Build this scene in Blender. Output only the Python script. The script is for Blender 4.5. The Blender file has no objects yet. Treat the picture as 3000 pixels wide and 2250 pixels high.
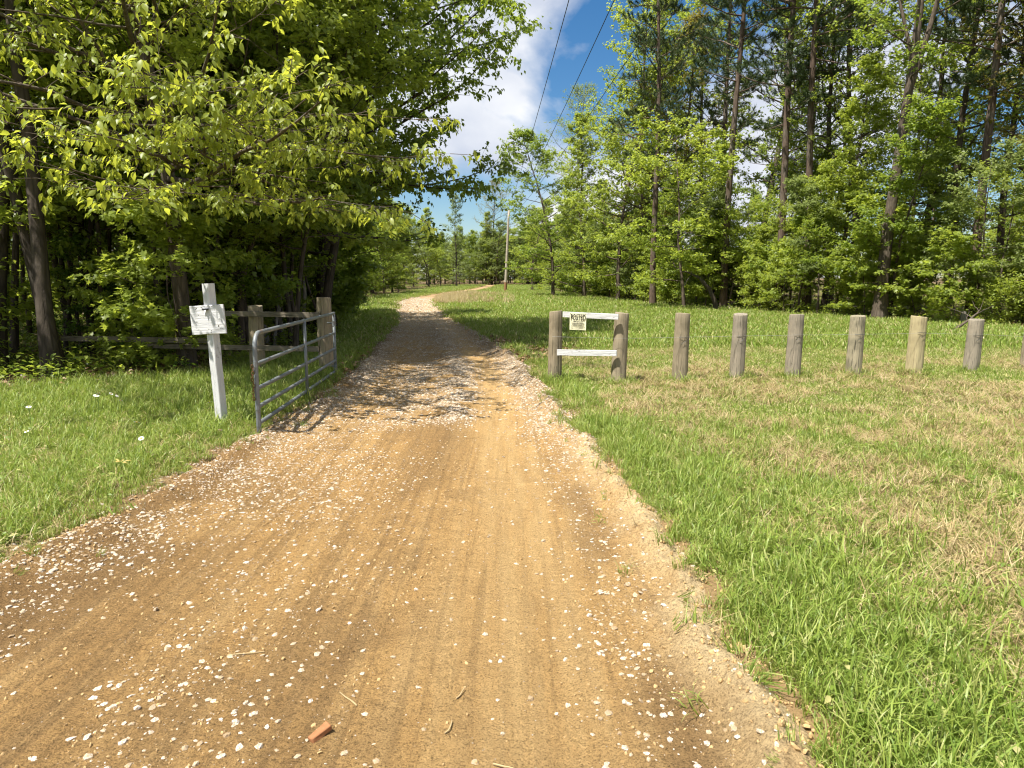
import bpy, math, random
import numpy as np
from mathutils import Vector, Matrix, Euler

# ------------------------------------------------------------------ camera, sky, sun, exposure
scene = bpy.context.scene
C = scene.collection
R_ = math.radians
cam_d = bpy.data.cameras.new('camera'); cam = bpy.data.objects.new('camera', cam_d); C.objects.link(cam)
cam.location = (0, 0, 1.6); cam.rotation_euler = (R_(90 - 8.5), 0, 0)
cam_d.lens = 24.96; cam_d.sensor_width = 36; cam_d.sensor_fit = 'HORIZONTAL'
cam_d.clip_start = 0.05; cam_d.clip_end = 3000
scene.camera = cam

TO_SUN = Vector((-0.345, -0.262, 0.901)).normalized()
sun_el = math.asin(TO_SUN.z); sun_rot = math.atan2(TO_SUN.x, TO_SUN.y) % (2 * math.pi)
w = bpy.data.worlds.new('World'); scene.world = w; w.use_nodes = True
nt = w.node_tree; nt.nodes.clear()
def wn(t, **k):
    n = nt.nodes.new(t)
    for a, b in k.items(): setattr(n, a, b)
    return n
out = wn('ShaderNodeOutputWorld'); bg = wn('ShaderNodeBackground'); bg.inputs['Strength'].default_value = 0.135
sky = wn('ShaderNodeTexSky', sky_type='NISHITA', sun_disc=False, sun_elevation=sun_el, sun_rotation=sun_rot, altitude=300, air_density=1.0, dust_density=0.6, ozone_density=2.0)
tc = wn('ShaderNodeTexCoord'); mp = wn('ShaderNodeMapping'); mp.inputs['Scale'].default_value = (1.0, 1.0, 1.5); mp.inputs['Location'].default_value = (2.54, 0.0, -0.12)
cn = wn('ShaderNodeTexNoise'); cn.inputs['Scale'].default_value = 3.1; cn.inputs['Detail'].default_value = 9; cn.inputs['Roughness'].default_value = 0.52; cn.inputs['Distortion'].default_value = 0.25
cr = wn('ShaderNodeValToRGB'); cr.color_ramp.elements[0].position = 0.43; cr.color_ramp.elements[1].position = 0.53
mp2 = wn('ShaderNodeMapping'); mp2.inputs['Location'].default_value = (2.61, 0.05, -0.19); mp2.inputs['Scale'].default_value = (1.0, 1.0, 1.5)
cn2 = wn('ShaderNodeTexNoise'); cn2.inputs['Scale'].default_value = 4.5; cn2.inputs['Detail'].default_value = 6
cr2 = wn('ShaderNodeValToRGB'); cr2.color_ramp.elements[0].position = 0.36; cr2.color_ramp.elements[1].position = 0.6
cr2.color_ramp.elements[0].color = (3.6, 3.65, 3.75, 1); cr2.color_ramp.elements[1].color = (2.3, 2.5, 2.95, 1)
hs = wn('ShaderNodeHueSaturation'); hs.inputs['Saturation'].default_value = 1.35; hs.inputs['Value'].default_value = 0.45
mx = wn('ShaderNodeMix', data_type='RGBA')
lk = nt.links.new
lk(tc.outputs['Generated'], mp.inputs['Vector']); lk(mp.outputs[0], cn.inputs['Vector']); lk(cn.outputs['Fac'], cr.inputs['Fac'])
lk(tc.outputs['Generated'], mp2.inputs['Vector']); lk(mp2.outputs[0], cn2.inputs['Vector']); lk(cn2.outputs['Fac'], cr2.inputs['Fac'])
lk(sky.outputs[0], hs.inputs['Color'])
lk(cr.outputs['Color'], mx.inputs['Factor']); lk(hs.outputs[0], mx.inputs['A']); lk(cr2.outputs['Color'], mx.inputs['B'])
lk(mx.outputs['Result'], bg.inputs['Color']); lk(bg.outputs[0], out.inputs['Surface'])

sl = bpy.data.lights.new('sun', 'SUN'); so = bpy.data.objects.new('sun', sl); C.objects.link(so)
sl.energy = 5.0; sl.angle = R_(0.53); sl.color = (1.0, 0.955, 0.88)
so.rotation_euler = TO_SUN.to_track_quat('Z', 'Y').to_euler(); so.location = (-20, -15, 50)

vs = scene.view_settings
vs.view_transform = 'Standard'; vs.look = 'None'; vs.gamma = 1.0; vs.use_curve_mapping = False; vs.exposure = 1.1
cy = scene.cycles
cy.max_bounces = 9; cy.diffuse_bounces = 5; cy.glossy_bounces = 2; cy.transmission_bounces = 7; cy.transparent_max_bounces = 4
cy.caustics_reflective = False; cy.caustics_refractive = False
cy.use_denoising = True; cy.denoising_input_passes = 'RGB_ALBEDO_NORMAL'
cy.filter_width = 1.15
cy.use_adaptive_sampling = True; cy.adaptive_threshold = 0.02

rng = np.random.default_rng(11)
random.seed(11)

# ------------------------------------------------------------------ helpers: noise, meshes, objects
_TAB = np.random.default_rng(5).random((256, 256))
def vn(x, y):
    x = np.asarray(x, float); y = np.asarray(y, float)
    xi = np.floor(x).astype(int); yi = np.floor(y).astype(int)
    fx = x - xi; fy = y - yi; fx = fx * fx * (3 - 2 * fx); fy = fy * fy * (3 - 2 * fy)
    a = _TAB[xi & 255, yi & 255]; b = _TAB[(xi + 1) & 255, yi & 255]; c = _TAB[xi & 255, (yi + 1) & 255]; d = _TAB[(xi + 1) & 255, (yi + 1) & 255]
    return (a * (1 - fx) + b * fx) * (1 - fy) + (c * (1 - fx) + d * fx) * fy
def fbm(x, y, o=4):
    s = 0; a = 0.5; t = 0
    for i in range(o):
        s = s + a * vn(x * 2 ** i + 17.3 * i, y * 2 ** i + 9.1 * i); t += a; a *= 0.5
    return s / t
def sst(a, b, x):
    t = np.clip((x - a) / (b - a), 0, 1); return t * t * (3 - 2 * t)
def nrm(v):
    v = np.asarray(v, float); return v / (np.linalg.norm(v, axis=-1, keepdims=True) + 1e-9)

def mk_mesh(name, V, polys, mats=(), attrs=None, smooth=False):
    V = np.ascontiguousarray(V, np.float32); me = bpy.data.meshes.new(name)
    polys = [np.asarray(p, np.int32) for p in polys if len(p)]
    me.vertices.add(len(V)); me.vertices.foreach_set('co', V.ravel())
    lv = np.concatenate([p.ravel() for p in polys])
    cnt = np.concatenate([np.full(len(p), p.shape[1], np.int32) for p in polys])
    st = np.concatenate([[0], np.cumsum(cnt)[:-1]]).astype(np.int32)
    me.loops.add(len(lv)); me.loops.foreach_set('vertex_index', lv)
    me.polygons.add(len(cnt)); me.polygons.foreach_set('loop_start', st)
    me.polygons.foreach_set('use_smooth', np.full(len(cnt), bool(smooth)))
    for m in mats: me.materials.append(m)
    for k, a in (attrs or {}).items():
        at = me.attributes.new(k, 'FLOAT', 'POINT'); at.data.foreach_set('value', np.ascontiguousarray(a, np.float32))
    me.update(calc_edges=True)
    return me

def obj(name, me, parent=None, mat=None, loc=(0, 0, 0), rot=(0, 0, 0), scale=None):
    o = bpy.data.objects.new(name, me); C.objects.link(o)
    if parent: o.parent = parent
    o.location = loc; o.rotation_euler = rot
    if scale is not None: o.scale = scale if hasattr(scale, '__len__') else (scale,) * 3
    if mat and me is not None and hasattr(me, 'materials') and len(me.materials) == 0: me.materials.append(mat)
    return o
def tag(o, label=None, cat=None, group=None, kind=None):
    if label: o['label'] = label
    if cat: o['category'] = cat
    if group: o['group'] = group
    if kind: o['kind'] = kind
    return o
def thing(name, label, cat, loc=(0, 0, 0), rot=(0, 0, 0), group=None, scale=None):
    return tag(obj(name, None, None, None, loc, rot, scale), label, cat, group)

class Geo:
    def __init__(s): s.V = []; s.q = []; s.t = []; s.ng = []; s.n = 0
    def tube(s, pts, rad, k=6, cap=False, sect=None, twist=None):
        pts = np.asarray(pts, float); n = len(pts); rad = np.broadcast_to(np.asarray(rad, float), (n,)) if np.ndim(rad) < 2 else np.asarray(rad)
        T = nrm(np.gradient(pts, axis=0)); m = nrm(T.mean(0))
        ref = np.array([0, 0, 1.0]) if abs(m[2]) < 0.8 else np.array([0, 1.0, 0])
        A = nrm(np.cross(ref, T)); B = np.cross(T, A)
        if sect is None:
            a = np.arange(k) * 2 * np.pi / k; sx = np.cos(a); sy = np.sin(a)
        else: sx = sect[:, 0]; sy = sect[:, 1]; k = len(sx)
        rr = rad[:, None] if rad.ndim == 1 else rad
        V = pts[:, None, :] + A[:, None, :] * (rr * sx)[:, :, None] + B[:, None, :] * (rr * sy)[:, :, None]
        i = np.arange(n - 1)[:, None] * k; j = np.arange(k)[None, :]; j2 = (j + 1) % k
        Q = np.stack([i + j, i + j2, i + k + j2, i + k + j], -1).reshape(-1, 4) + s.n
        s.V.append(V.reshape(-1, 3)); s.q.append(Q)
        if cap:
            s.ng.append((np.arange(k)[::-1] + s.n)[None]); s.ng.append((np.arange(k) + (n - 1) * k + s.n)[None])
        s.n += n * k; return s
    def tris(s, V, F):
        s.V.append(np.asarray(V, float)); s.t.append(np.asarray(F) + s.n); s.n += len(V); return s
    def quads(s, V, F):
        s.V.append(np.asarray(V, float)); s.q.append(np.asarray(F) + s.n); s.n += len(V); return s
    def box(s, c, h):
        c = np.array(c); h = np.array(h)
        V = np.array([[x, y, z] for x in (-1, 1) for y in (-1, 1) for z in (-1, 1)]) * h + c
        return s.quads(V, [[0, 1, 3, 2], [4, 6, 7, 5], [0, 4, 5, 1], [2, 3, 7, 6], [0, 2, 6, 4], [1, 5, 7, 3]])
    def mesh(s, name, mats, smooth=False):
        polys = []
        if s.q: polys.append(np.concatenate(s.q))
        if s.t: polys.append(np.concatenate(s.t))
        polys += s.ng
        return mk_mesh(name, np.concatenate(s.V), polys, mats, None, smooth)

# ------------------------------------------------------------------ materials
def newmat(name):
    m = bpy.data.materials.new(name); m.use_nodes = True
    nt = m.node_tree; b = nt.nodes['Principled BSDF']
    return m, nt, b
class N:
    """tiny node-graph helper"""
    def __init__(s, nt): s.nt = nt; s._c = None
    def node(s, t, ins=None, **k):
        n = s.nt.nodes.new(t)
        for a, b in k.items(): setattr(n, a, b)
        for a, b in (ins or {}).items(): s.set(n.inputs[a], b)
        return n
    def set(s, sock, v):
        if isinstance(v, bpy.types.NodeSocket): s.nt.links.new(v, sock)
        elif isinstance(v, bpy.types.Node): s.nt.links.new(v.outputs[0], sock)
        else: sock.default_value = v
    def coord(s, scale=(1, 1, 1), which='Object'):
        c = s.node('ShaderNodeTexCoord'); m = s.node('ShaderNodeMapping', {'Vector': c.outputs[which], 'Scale': scale}); return m.outputs[0]
    def noise(s, vec, scale, detail=4, rough=0.55, dist=0.0):
        return s.node('ShaderNodeTexNoise', {'Vector': vec, 'Scale': scale, 'Detail': detail, 'Roughness': rough, 'Distortion': dist}).outputs['Fac']
    def ramp(s, fac, stops):
        r = s.node('ShaderNodeValToRGB', {'Fac': fac}); e = r.color_ramp.elements
        while len(e) < len(stops): e.new(0.5)
        for i, (p, c) in enumerate(stops):
            e[i].position = p; e[i].color = (c, c, c, 1) if np.isscalar(c) else (*c, 1)
        return r.outputs[0]
    def mix(s, f, a, b, mode='MIX'):
        n = s.node('ShaderNodeMix', data_type='RGBA', blend_type=mode)
        s.set(n.inputs['Factor'], f)
        for k, v in (('A', a), ('B', b)): s.set(n.inputs[k], (*v, 1) if isinstance(v, tuple) and len(v) == 3 else v)
        return n.outputs['Result']
    def math(s, op, a, b=0.5):
        n = s.node('ShaderNodeMath', operation=op); s.set(n.inputs[0], a); s.set(n.inputs[1], b); return n.outputs[0]
    def attr(s, name): return s.node('ShaderNodeAttribute', attribute_name=name).outputs['Fac']
    def bump(s, h, strength=0.5, dist=0.02, normal=None):
        ins = {'Height': h, 'Strength': strength, 'Distance': dist}
        if normal is not None: ins['Normal'] = normal
        return s.node('ShaderNodeBump', ins).outputs[0]

def leaf_mat(name, dark, mid, light, trans, tf=0.55, rough=0.42, spec=0.4):
    m, nt, b = newmat(name); g = N(nt)
    oi = g.node('ShaderNodeObjectInfo').outputs['Random']
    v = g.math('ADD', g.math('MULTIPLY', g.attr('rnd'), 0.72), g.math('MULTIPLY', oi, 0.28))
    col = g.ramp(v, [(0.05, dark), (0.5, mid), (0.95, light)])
    g.set(b.inputs['Base Color'], col); b.inputs['Roughness'].default_value = rough; b.inputs['Specular IOR Level'].default_value = spec
    tcol = g.mix(g.math('MULTIPLY', v, 1.0), tuple(0.7 * t for t in trans), trans)
    tr = g.node('ShaderNodeBsdfTranslucent', {'Color': tcol})
    ms = g.node('ShaderNodeMixShader'); g.set(ms.inputs[0], tf); g.set(ms.inputs[1], b.outputs[0]); g.set(ms.inputs[2], tr.outputs[0])
    nt.links.new(ms.outputs[0], nt.nodes['Material Output'].inputs['Surface'])
    return m
LEAF = dict(
    spring=leaf_mat('spring_leaf', (0.145, 0.195, 0.03), (0.22, 0.28, 0.048), (0.30, 0.355, 0.085), (0.52, 0.60, 0.07)),
    mid=leaf_mat('mid_green_leaf', (0.095, 0.145, 0.022), (0.15, 0.21, 0.034), (0.21, 0.27, 0.055), (0.40, 0.50, 0.055)),
    dark=leaf_mat('dark_green_leaf', (0.045, 0.09, 0.014), (0.07, 0.13, 0.018), (0.10, 0.17, 0.024), (0.22, 0.33, 0.035)),
    olive=leaf_mat('olive_young_leaf', (0.13, 0.115, 0.022), (0.21, 0.18, 0.035), (0.27, 0.205, 0.055), (0.33, 0.29, 0.05)),
    pale=leaf_mat('pale_young_leaf', (0.15, 0.19, 0.06), (0.20, 0.25, 0.075), (0.25, 0.29, 0.10), (0.32, 0.39, 0.10)),
    hickory=leaf_mat('hickory_leaf', (0.15, 0.20, 0.025), (0.24, 0.30, 0.045), (0.34, 0.39, 0.085), (0.62, 0.66, 0.07), 0.55),
    needle=leaf_mat('pine_needle', (0.03, 0.052, 0.017), (0.05, 0.08, 0.024), (0.08, 0.115, 0.035), (0.08, 0.12, 0.025), 0.2, 0.5),
)
def bark_mat(name, a, b_, sc=1.0, lich=0.25):
    m, nt, b = newmat(name); g = N(nt)
    c = g.coord((9 * sc, 9 * sc, 1.6 * sc)); n1 = g.noise(c, 1.6, 6, 0.65, 0.6); n2 = g.noise(g.coord((1.2, 1.2, 0.7)), 1.0, 3)
    vo = g.node('ShaderNodeTexVoronoi', {'Vector': c, 'Scale': 1.3}, feature='DISTANCE_TO_EDGE').outputs['Distance']
    crk = g.ramp(vo, [(0.0, 0.62), (0.2, 1.0)])
    col = g.mix(n1, a, b_); col = g.mix(g.ramp(n2, [(0.5, 0.0), (0.72, lich)]), col, (0.30, 0.31, 0.26))
    col = g.mix(1.0, col, crk, 'MULTIPLY')
    g.set(b.inputs['Base Color'], col); b.inputs['Roughness'].default_value = 0.92; b.inputs['Specular IOR Level'].default_value = 0.15
    g.set(b.inputs['Normal'], g.bump(g.math('ADD', n1, g.math('MULTIPLY', crk, 0.6)), 0.8, 0.03))
    return m
BARK = dict(brown=bark_mat('brown_bark', (0.075, 0.058, 0.042), (0.16, 0.125, 0.095)), dark=bark_mat('dark_bark', (0.045, 0.036, 0.028), (0.10, 0.08, 0.062)),
            pine=bark_mat('pine_bark', (0.07, 0.05, 0.038), (0.19, 0.135, 0.10), 0.8, 0.4), pale=bark_mat('pale_bark', (0.17, 0.155, 0.13), (0.34, 0.31, 0.27), 0.8, 0.5))

def grass_mat(name, stops, trans, tf=0.35):
    m, nt, b = newmat(name); g = N(nt)
    col = g.ramp(g.attr('rnd'), stops)
    oi = g.node('ShaderNodeObjectInfo').outputs['Random']
    col = g.mix(g.math('MULTIPLY', oi, 0.5), col, (1.25, 1.2, 0.9), 'MULTIPLY')
    g.set(b.inputs['Base Color'], col); b.inputs['Roughness'].default_value = 0.45; b.inputs['Specular IOR Level'].default_value = 0.35
    tr = g.node('ShaderNodeBsdfTranslucent', {'Color': (*trans, 1)})
    ms = g.node('ShaderNodeMixShader'); g.set(ms.inputs[0], tf); g.set(ms.inputs[1], b.outputs[0]); g.set(ms.inputs[2], tr.outputs[0])
    nt.links.new(ms.outputs[0], nt.nodes['Material Output'].inputs['Surface'])
    return m
M_GRASS = grass_mat('green_grass', [(0.0, (0.105, 0.17, 0.028)), (0.45, (0.185, 0.265, 0.045)), (0.8, (0.28, 0.345, 0.075)), (0.93, (0.36, 0.37, 0.14)), (1.0, (0.5, 0.42, 0.22))], (0.31, 0.39, 0.055))
M_LAWN = grass_mat('lawn_grass', [(0.0, (0.12, 0.20, 0.026)), (0.36, (0.205, 0.29, 0.045)), (0.56, (0.285, 0.34, 0.075)), (0.74, (0.42, 0.39, 0.17)), (1.0, (0.58, 0.48, 0.28))], (0.31, 0.38, 0.06))
M_STRAW = grass_mat('dry_straw', [(0.0, (0.24, 0.17, 0.08)), (0.5, (0.42, 0.33, 0.17)), (1.0, (0.58, 0.47, 0.28))], (0.34, 0.27, 0.13), 0.2)
M_LITTER = grass_mat('dead_leaf', [(0.0, (0.10, 0.055, 0.028)), (0.5, (0.22, 0.13, 0.07)), (1.0, (0.40, 0.27, 0.16))], (0.2, 0.11, 0.04), 0.15)

def plain(name, col, rough=0.6, metal=0.0, spec=0.4, nz=0.0, nscale=40):
    m, nt, b = newmat(name); g = N(nt)
    if nz:
        n = g.noise(g.coord(), nscale, 5)
        g.set(b.inputs['Base Color'], g.mix(n, tuple(c * (1 - nz) for c in col), tuple(min(1, c * (1 + nz)) for c in col)))
    else: b.inputs['Base Color'].default_value = (*col, 1)
    b.inputs['Roughness'].default_value = rough; b.inputs['Metallic'].default_value = metal; b.inputs['Specular IOR Level'].default_value = spec
    return m

def stone_mat():
    m, nt, b = newmat('limestone'); g = N(nt)
    oi = g.node('ShaderNodeObjectInfo').outputs['Random']
    base = g.ramp(oi, [(0.0, (0.22, 0.16, 0.10)), (0.15, (0.36, 0.31, 0.24)), (0.35, (0.54, 0.49, 0.41)), (0.7, (0.66, 0.63, 0.57)), (0.9, (0.72, 0.70, 0.66)), (1.0, (0.32, 0.31, 0.30))])
    n = g.noise(g.coord(which='Object'), 3.0, 6, 0.6)
    g.set(b.inputs['Base Color'], g.mix(g.ramp(n, [(0.42, 0.85), (0.66, 0.08)]), base, (0.36, 0.25, 0.13)))
    b.inputs['Roughness'].default_value = 0.85; b.inputs['Specular IOR Level'].default_value = 0.25
    g.set(b.inputs['Normal'], g.bump(n, 0.3, 0.15))
    return m
M_STONE = stone_mat()

def wood_mat(name, a, b_, dark, grain_axis='z', paint=None, worn=0.5, crack=0.6):
    m, nt, b = newmat(name); g = N(nt)
    s = {'z': (22, 22, 1.3), 'x': (1.3, 22, 22)}[grain_axis]
    n1 = g.noise(g.coord(s), 1.5, 7, 0.68, 0.8); n2 = g.noise(g.coord((3, 3, 3)), 1.3, 4)
    s2 = {'z': (38, 38, 1.6), 'x': (1.6, 38, 38)}[grain_axis]
    n3 = g.noise(g.coord(s2), 1.2, 3, 0.5, 1.4)
    crk = g.ramp(n3, [(0.36, 1.0), (0.42, 0.0)])
    col = g.mix(n1, a, b_); col = g.mix(g.ramp(n2, [(0.42, 0.0), (0.7, 0.75)]), col, dark)
    col = g.mix(g.math('MULTIPLY', crk, crack), col, tuple(0.35 * c for c in dark))
    if paint:
        pn = g.noise(g.coord((6, 14, 14) if grain_axis == 'x' else (14, 14, 6)), 1.0, 7, 0.7, 0.6)
        pf = g.ramp(pn, [(worn - 0.05, 0.0), (worn + 0.04, 1.0)])
        pc = g.mix(n1, tuple(c * 0.86 for c in paint), paint)
        pc = g.mix(g.math('MULTIPLY', g.ramp(n1, [(0.25, 1.0), (0.45, 0.0)]), 0.5 if crack > 0.3 else 0.22), pc, (0.35, 0.34, 0.32))
        col = g.mix(pf, col, pc)
    g.set(b.inputs['Base Color'], col); b.inputs['Roughness'].default_value = 0.85; b.inputs['Specular IOR Level'].default_value = 0.2
    g.set(b.inputs['Normal'], g.bump(g.math('SUBTRACT', n1, g.math('MULTIPLY', crk, 0.8 * crack)), 0.55, 0.012))
    return m
M_POST = [wood_mat('weathered_post', (0.19, 0.155, 0.10), (0.36, 0.30, 0.205), (0.15, 0.125, 0.08)), wood_mat('greyed_post', (0.20, 0.17, 0.125), (0.37, 0.315, 0.24), (0.15, 0.135, 0.10)),
          wood_mat('mottled_post', (0.24, 0.21, 0.135), (0.43, 0.37, 0.255), (0.09, 0.085, 0.06), crack=0.9), wood_mat('yellowed_post', (0.31, 0.255, 0.135), (0.49, 0.42, 0.25), (0.25, 0.205, 0.11), crack=0.4)]
M_OLDRAIL = wood_mat('old_fence_rail', (0.12, 0.10, 0.075), (0.24, 0.205, 0.155), (0.09, 0.08, 0.06), 'x')
M_WHITERAIL = wood_mat('white_painted_rail', (0.22, 0.20, 0.18), (0.34, 0.31, 0.28), (0.16, 0.15, 0.14), 'x', (0.60, 0.60, 0.59), 0.40)
M_WHITEPOST = wood_mat('white_painted_post', (0.30, 0.28, 0.25), (0.42, 0.39, 0.35), (0.26, 0.25, 0.22), 'z', (0.60, 0.60, 0.59), 0.38)
M_WHITEBOARD = wood_mat('white_painted_board', (0.24, 0.22, 0.20), (0.36, 0.33, 0.30), (0.2, 0.19, 0.17), 'x', (0.64, 0.64, 0.64), 0.27, 0.2)
M_POLE = wood_mat('utility_pole_wood', (0.33, 0.28, 0.22), (0.46, 0.41, 0.34), (0.30, 0.25, 0.20))
M_GALV = plain('galvanised_steel', (0.17, 0.185, 0.19), 0.55, 0.3, 0.5, 0.25, 14)
_nt = M_GALV.node_tree; _g = N(_nt); _b = _nt.nodes['Principled BSDF']; _src = _b.inputs['Base Color'].links[0].from_socket
_rust = _g.ramp(_g.noise(_g.coord((4, 4, 7)), 1.6, 7, 0.7, 0.5), [(0.56, 0.0), (0.68, 0.75)])
_g.set(_b.inputs['Base Color'], _g.mix(_rust, _src, (0.16, 0.085, 0.045)))
M_RUST = plain('rusty_iron', (0.16, 0.075, 0.035), 0.85, 0.3, 0.3, 0.5, 60)
M_DARKMETAL = plain('dark_metal', (0.05, 0.05, 0.05), 0.5, 0.6)
M_WIRE = plain('fence_wire_steel', (0.42, 0.41, 0.38), 0.55, 0.6)
M_CABLE = plain('power_cable', (0.045, 0.045, 0.05), 0.6)
M_TAPE = plain('white_paper', (0.82, 0.82, 0.80), 0.6)
M_SIGN = plain('yellowed_sign_sheet', (0.78, 0.75, 0.52), 0.5, 0, 0.4, 0.06, 14)
M_INK = plain('black_ink', (0.018, 0.016, 0.012), 0.6)

# ------------------------------------------------------------------ terrain functions
_LY = np.array([-30, -8, 2.4, 4, 5.7, 7.15, 11.6, 17, 25, 37, 46, 56, 68, 85, 110, 150, 260.]); _LX = np.array([-3.6, -3.3, -3.04, -2.84, -2.75, -2.58, -2.66, -3.3, -4.1, -6.1, -7.6, -8.2, -8.0, -7.0, -5.5, -5, -5.])
_RY = np.array([-30, -8, 2.1, 4.5, 5.74, 7.37, 10.2, 13.7, 18.4, 23.7, 31, 45.6, 56, 68, 85, 110, 150, 260.]); _RX = np.array([1.4, 1.22, 1.10, .97, .84, .68, .5, .2, -.55, -1.48, -2.8, -5.0, -5.9, -5.6, -4.6, -3.2, -2.8, -2.8])
_yy = np.linspace(-30, 260, 2901)
def _smooth(a, k=25):
    p = np.pad(a, k, mode='edge'); return np.convolve(p, np.ones(2 * k + 1) / (2 * k + 1), 'valid')
_xl = _smooth(np.interp(_yy, _LY, _LX)) + 0.14 * (fbm(_yy * 0.9, _yy * 0 + 3, 3) - 0.5)
_xr = _smooth(np.interp(_yy, _RY, _RX)) + 0.26 * (fbm(_yy * 1.3, _yy * 0 + 40, 4) - 0.5) + 0.10 * (fbm(_yy * 6, _yy * 0 + 60, 2) - 0.5)
def xl(y): return np.interp(y, _yy, _xl)
def xr(y): return np.interp(y, _yy, _xr)
def base_z(x, y): return 0.05 * (fbm(x * 0.35 + 50, y * 0.35 + 20, 3) - 0.5) * sst(60, 20, np.hypot(x, y)) + 0.004 * np.clip(y - 90, 0, 200)
def road_d(x, y):      # signed distance inside the road, metres
    return np.minimum(x - xl(y), xr(y) - x)
def ground_z(x, y):
    d = road_d(x, y); bank = 0.05 * np.exp(-((x - xl(y) + 0.5) / 0.45) ** 2) * (x < xl(y))
    tuft = 0.035 * (fbm(x * 2.2, y * 2.2, 3) - 0.5) * sst(0.1, -0.4, d)
    return base_z(x, y) + bank + tuft - 0.16 * sst(-0.02, 0.22, d)
def road_z(x, y):
    L = xl(y); Rr = xr(y); t = (x - L) / (Rr - L); d = road_d(x, y)
    z = base_z(x, y) - 0.035
    near = sst(30, 14, y)
    z = z - 0.03 * np.exp(-((t - 0.78) / 0.09) ** 2) - 0.02 * np.exp(-((t - 0.36) / 0.12) ** 2)
    berm = (0.10 + 0.16 * (fbm(y * 2.3, x * 2.3, 3) - 0.5) + 0.07 * (fbm(y * 9, x * 9, 3) - 0.5)) * np.exp(-((Rr - 0.12 - x) / 0.12) ** 2)
    lb = (0.075 + 0.11 * (fbm(y * 2.1 + 9, x * 2.1, 3) - 0.5)) * np.exp(-((x - L - 0.16) / 0.18) ** 2)
    z = z + berm * near + lb * near
    mid = np.exp(-((x - (L * 0.42 + Rr * 0.58)) / 0.22) ** 2) * sst(6.8, 8.0, y) * near
    z = z + 0.035 * mid
    z = z + 0.03 * (fbm(x * 1.6, y * 1.6, 4) - 0.5) + 0.016 * (fbm(x * 9, y * 9, 3) - 0.5) + 0.013 * (fbm(x * 26, y * 26, 2) - 0.5) * near
    return z - 0.30 * sst(0.0, -0.28, d)

# ------------------------------------------------------------------ ground sheet
def spaced(lo, hi, f0, f1, fine, grow=1.16):
    a = list(np.arange(f0, f1 + 1e-6, fine)); s = fine; x = f1
    while x < hi: s *= grow; x += s; a.append(x)
    s = fine; x = f0
    while x > lo: s *= grow; x -= s; a.insert(0, x)
    return np.array(a)
def grid_mesh(name, X, Y, Z, mats, attrs=None, smooth=True):
    ny, nx = X.shape; V = np.stack([X, Y, Z], -1).reshape(-1, 3)
    i = np.arange(ny - 1)[:, None] * nx; j = np.arange(nx - 1)[None]
    Q = np.stack([i + j, i + j + 1, i + nx + j + 1, i + nx + j], -1).reshape(-1, 4)
    return mk_mesh(name, V, [Q], mats, attrs, smooth)

_WLY = [-40, 7, 9.5, 12, 16, 20, 30, 40, 50, 60, 80, 110, 135, 150, 1000]; _WLX = [-30, -14, -8.2, -5.2, -4.7, -4.9, -6.7, -8.9, -10.5, -11.2, -11.5, -12, -12, 40, 40]
_WRY = [-40, 10, 18, 24.5, 33, 45, 61, 80, 100, 135, 150, 1000]; _WRX = [60, 34, 22, 16.2, 11.8, 8.8, 6.9, 5.0, 5.5, 9, -40, -40]
def wood_mask(x, y):   # 1 inside the woods
    wob = 1.2 * (fbm(x * 0.5, y * 0.5, 3) - 0.5)
    l = np.interp(y, _WLY, _WLX); r = np.interp(y, _WRY, _WRX)
    return np.maximum(sst(0.5, -0.5, x - l + wob), sst(-0.5, 0.5, x - r + wob))

gx = spaced(-900, 900, -9, 10, 0.13); gy = spaced(-300, 1200, 0.8, 14, 0.13, 1.12)
GX, GY = np.meshgrid(gx, gy)
def ground_material():
    m, nt, b = newmat('turf_soil'); g = N(nt)
    c = g.coord(); n1 = g.noise(c, 0.7, 5); n2 = g.noise(c, 30, 5, 0.7); n3 = g.noise(c, 6, 4)
    green = g.mix(n2, (0.05, 0.085, 0.018), (0.17, 0.23, 0.045)); straw = g.mix(n2, (0.15, 0.11, 0.05), (0.42, 0.34, 0.18))
    turf = g.mix(g.ramp(g.math('ADD', g.math('MULTIPLY', n1, 0.6), g.math('MULTIPLY', n3, 0.4)), [(0.42, 0.12), (0.6, 0.55)]), green, straw)
    lit = g.mix(n2, (0.055, 0.035, 0.02), (0.23, 0.15, 0.085)); lit = g.mix(g.ramp(n3, [(0.5, 0.0), (0.65, 0.6)]), lit, (0.06, 0.10, 0.025))
    turf = g.mix(g.attr('verge'), turf, g.mix(n2, (0.15, 0.095, 0.045), (0.40, 0.27, 0.13)))
    g.set(b.inputs['Base Color'], g.mix(g.attr('wood'), turf, lit)); b.inputs['Roughness'].default_value = 0.95; b.inputs['Specular IOR Level'].default_value = 0.1
    g.set(b.inputs['Normal'], g.bump(n2, 0.9, 0.05))
    return m
tag(obj('ground', grid_mesh('ground', GX, GY, ground_z(GX, GY), [ground_material()], {'wood': wood_mask(GX, GY).ravel(), 'verge': sst(-0.42, -0.08, road_d(GX, GY)).ravel()})), kind='structure')

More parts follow.
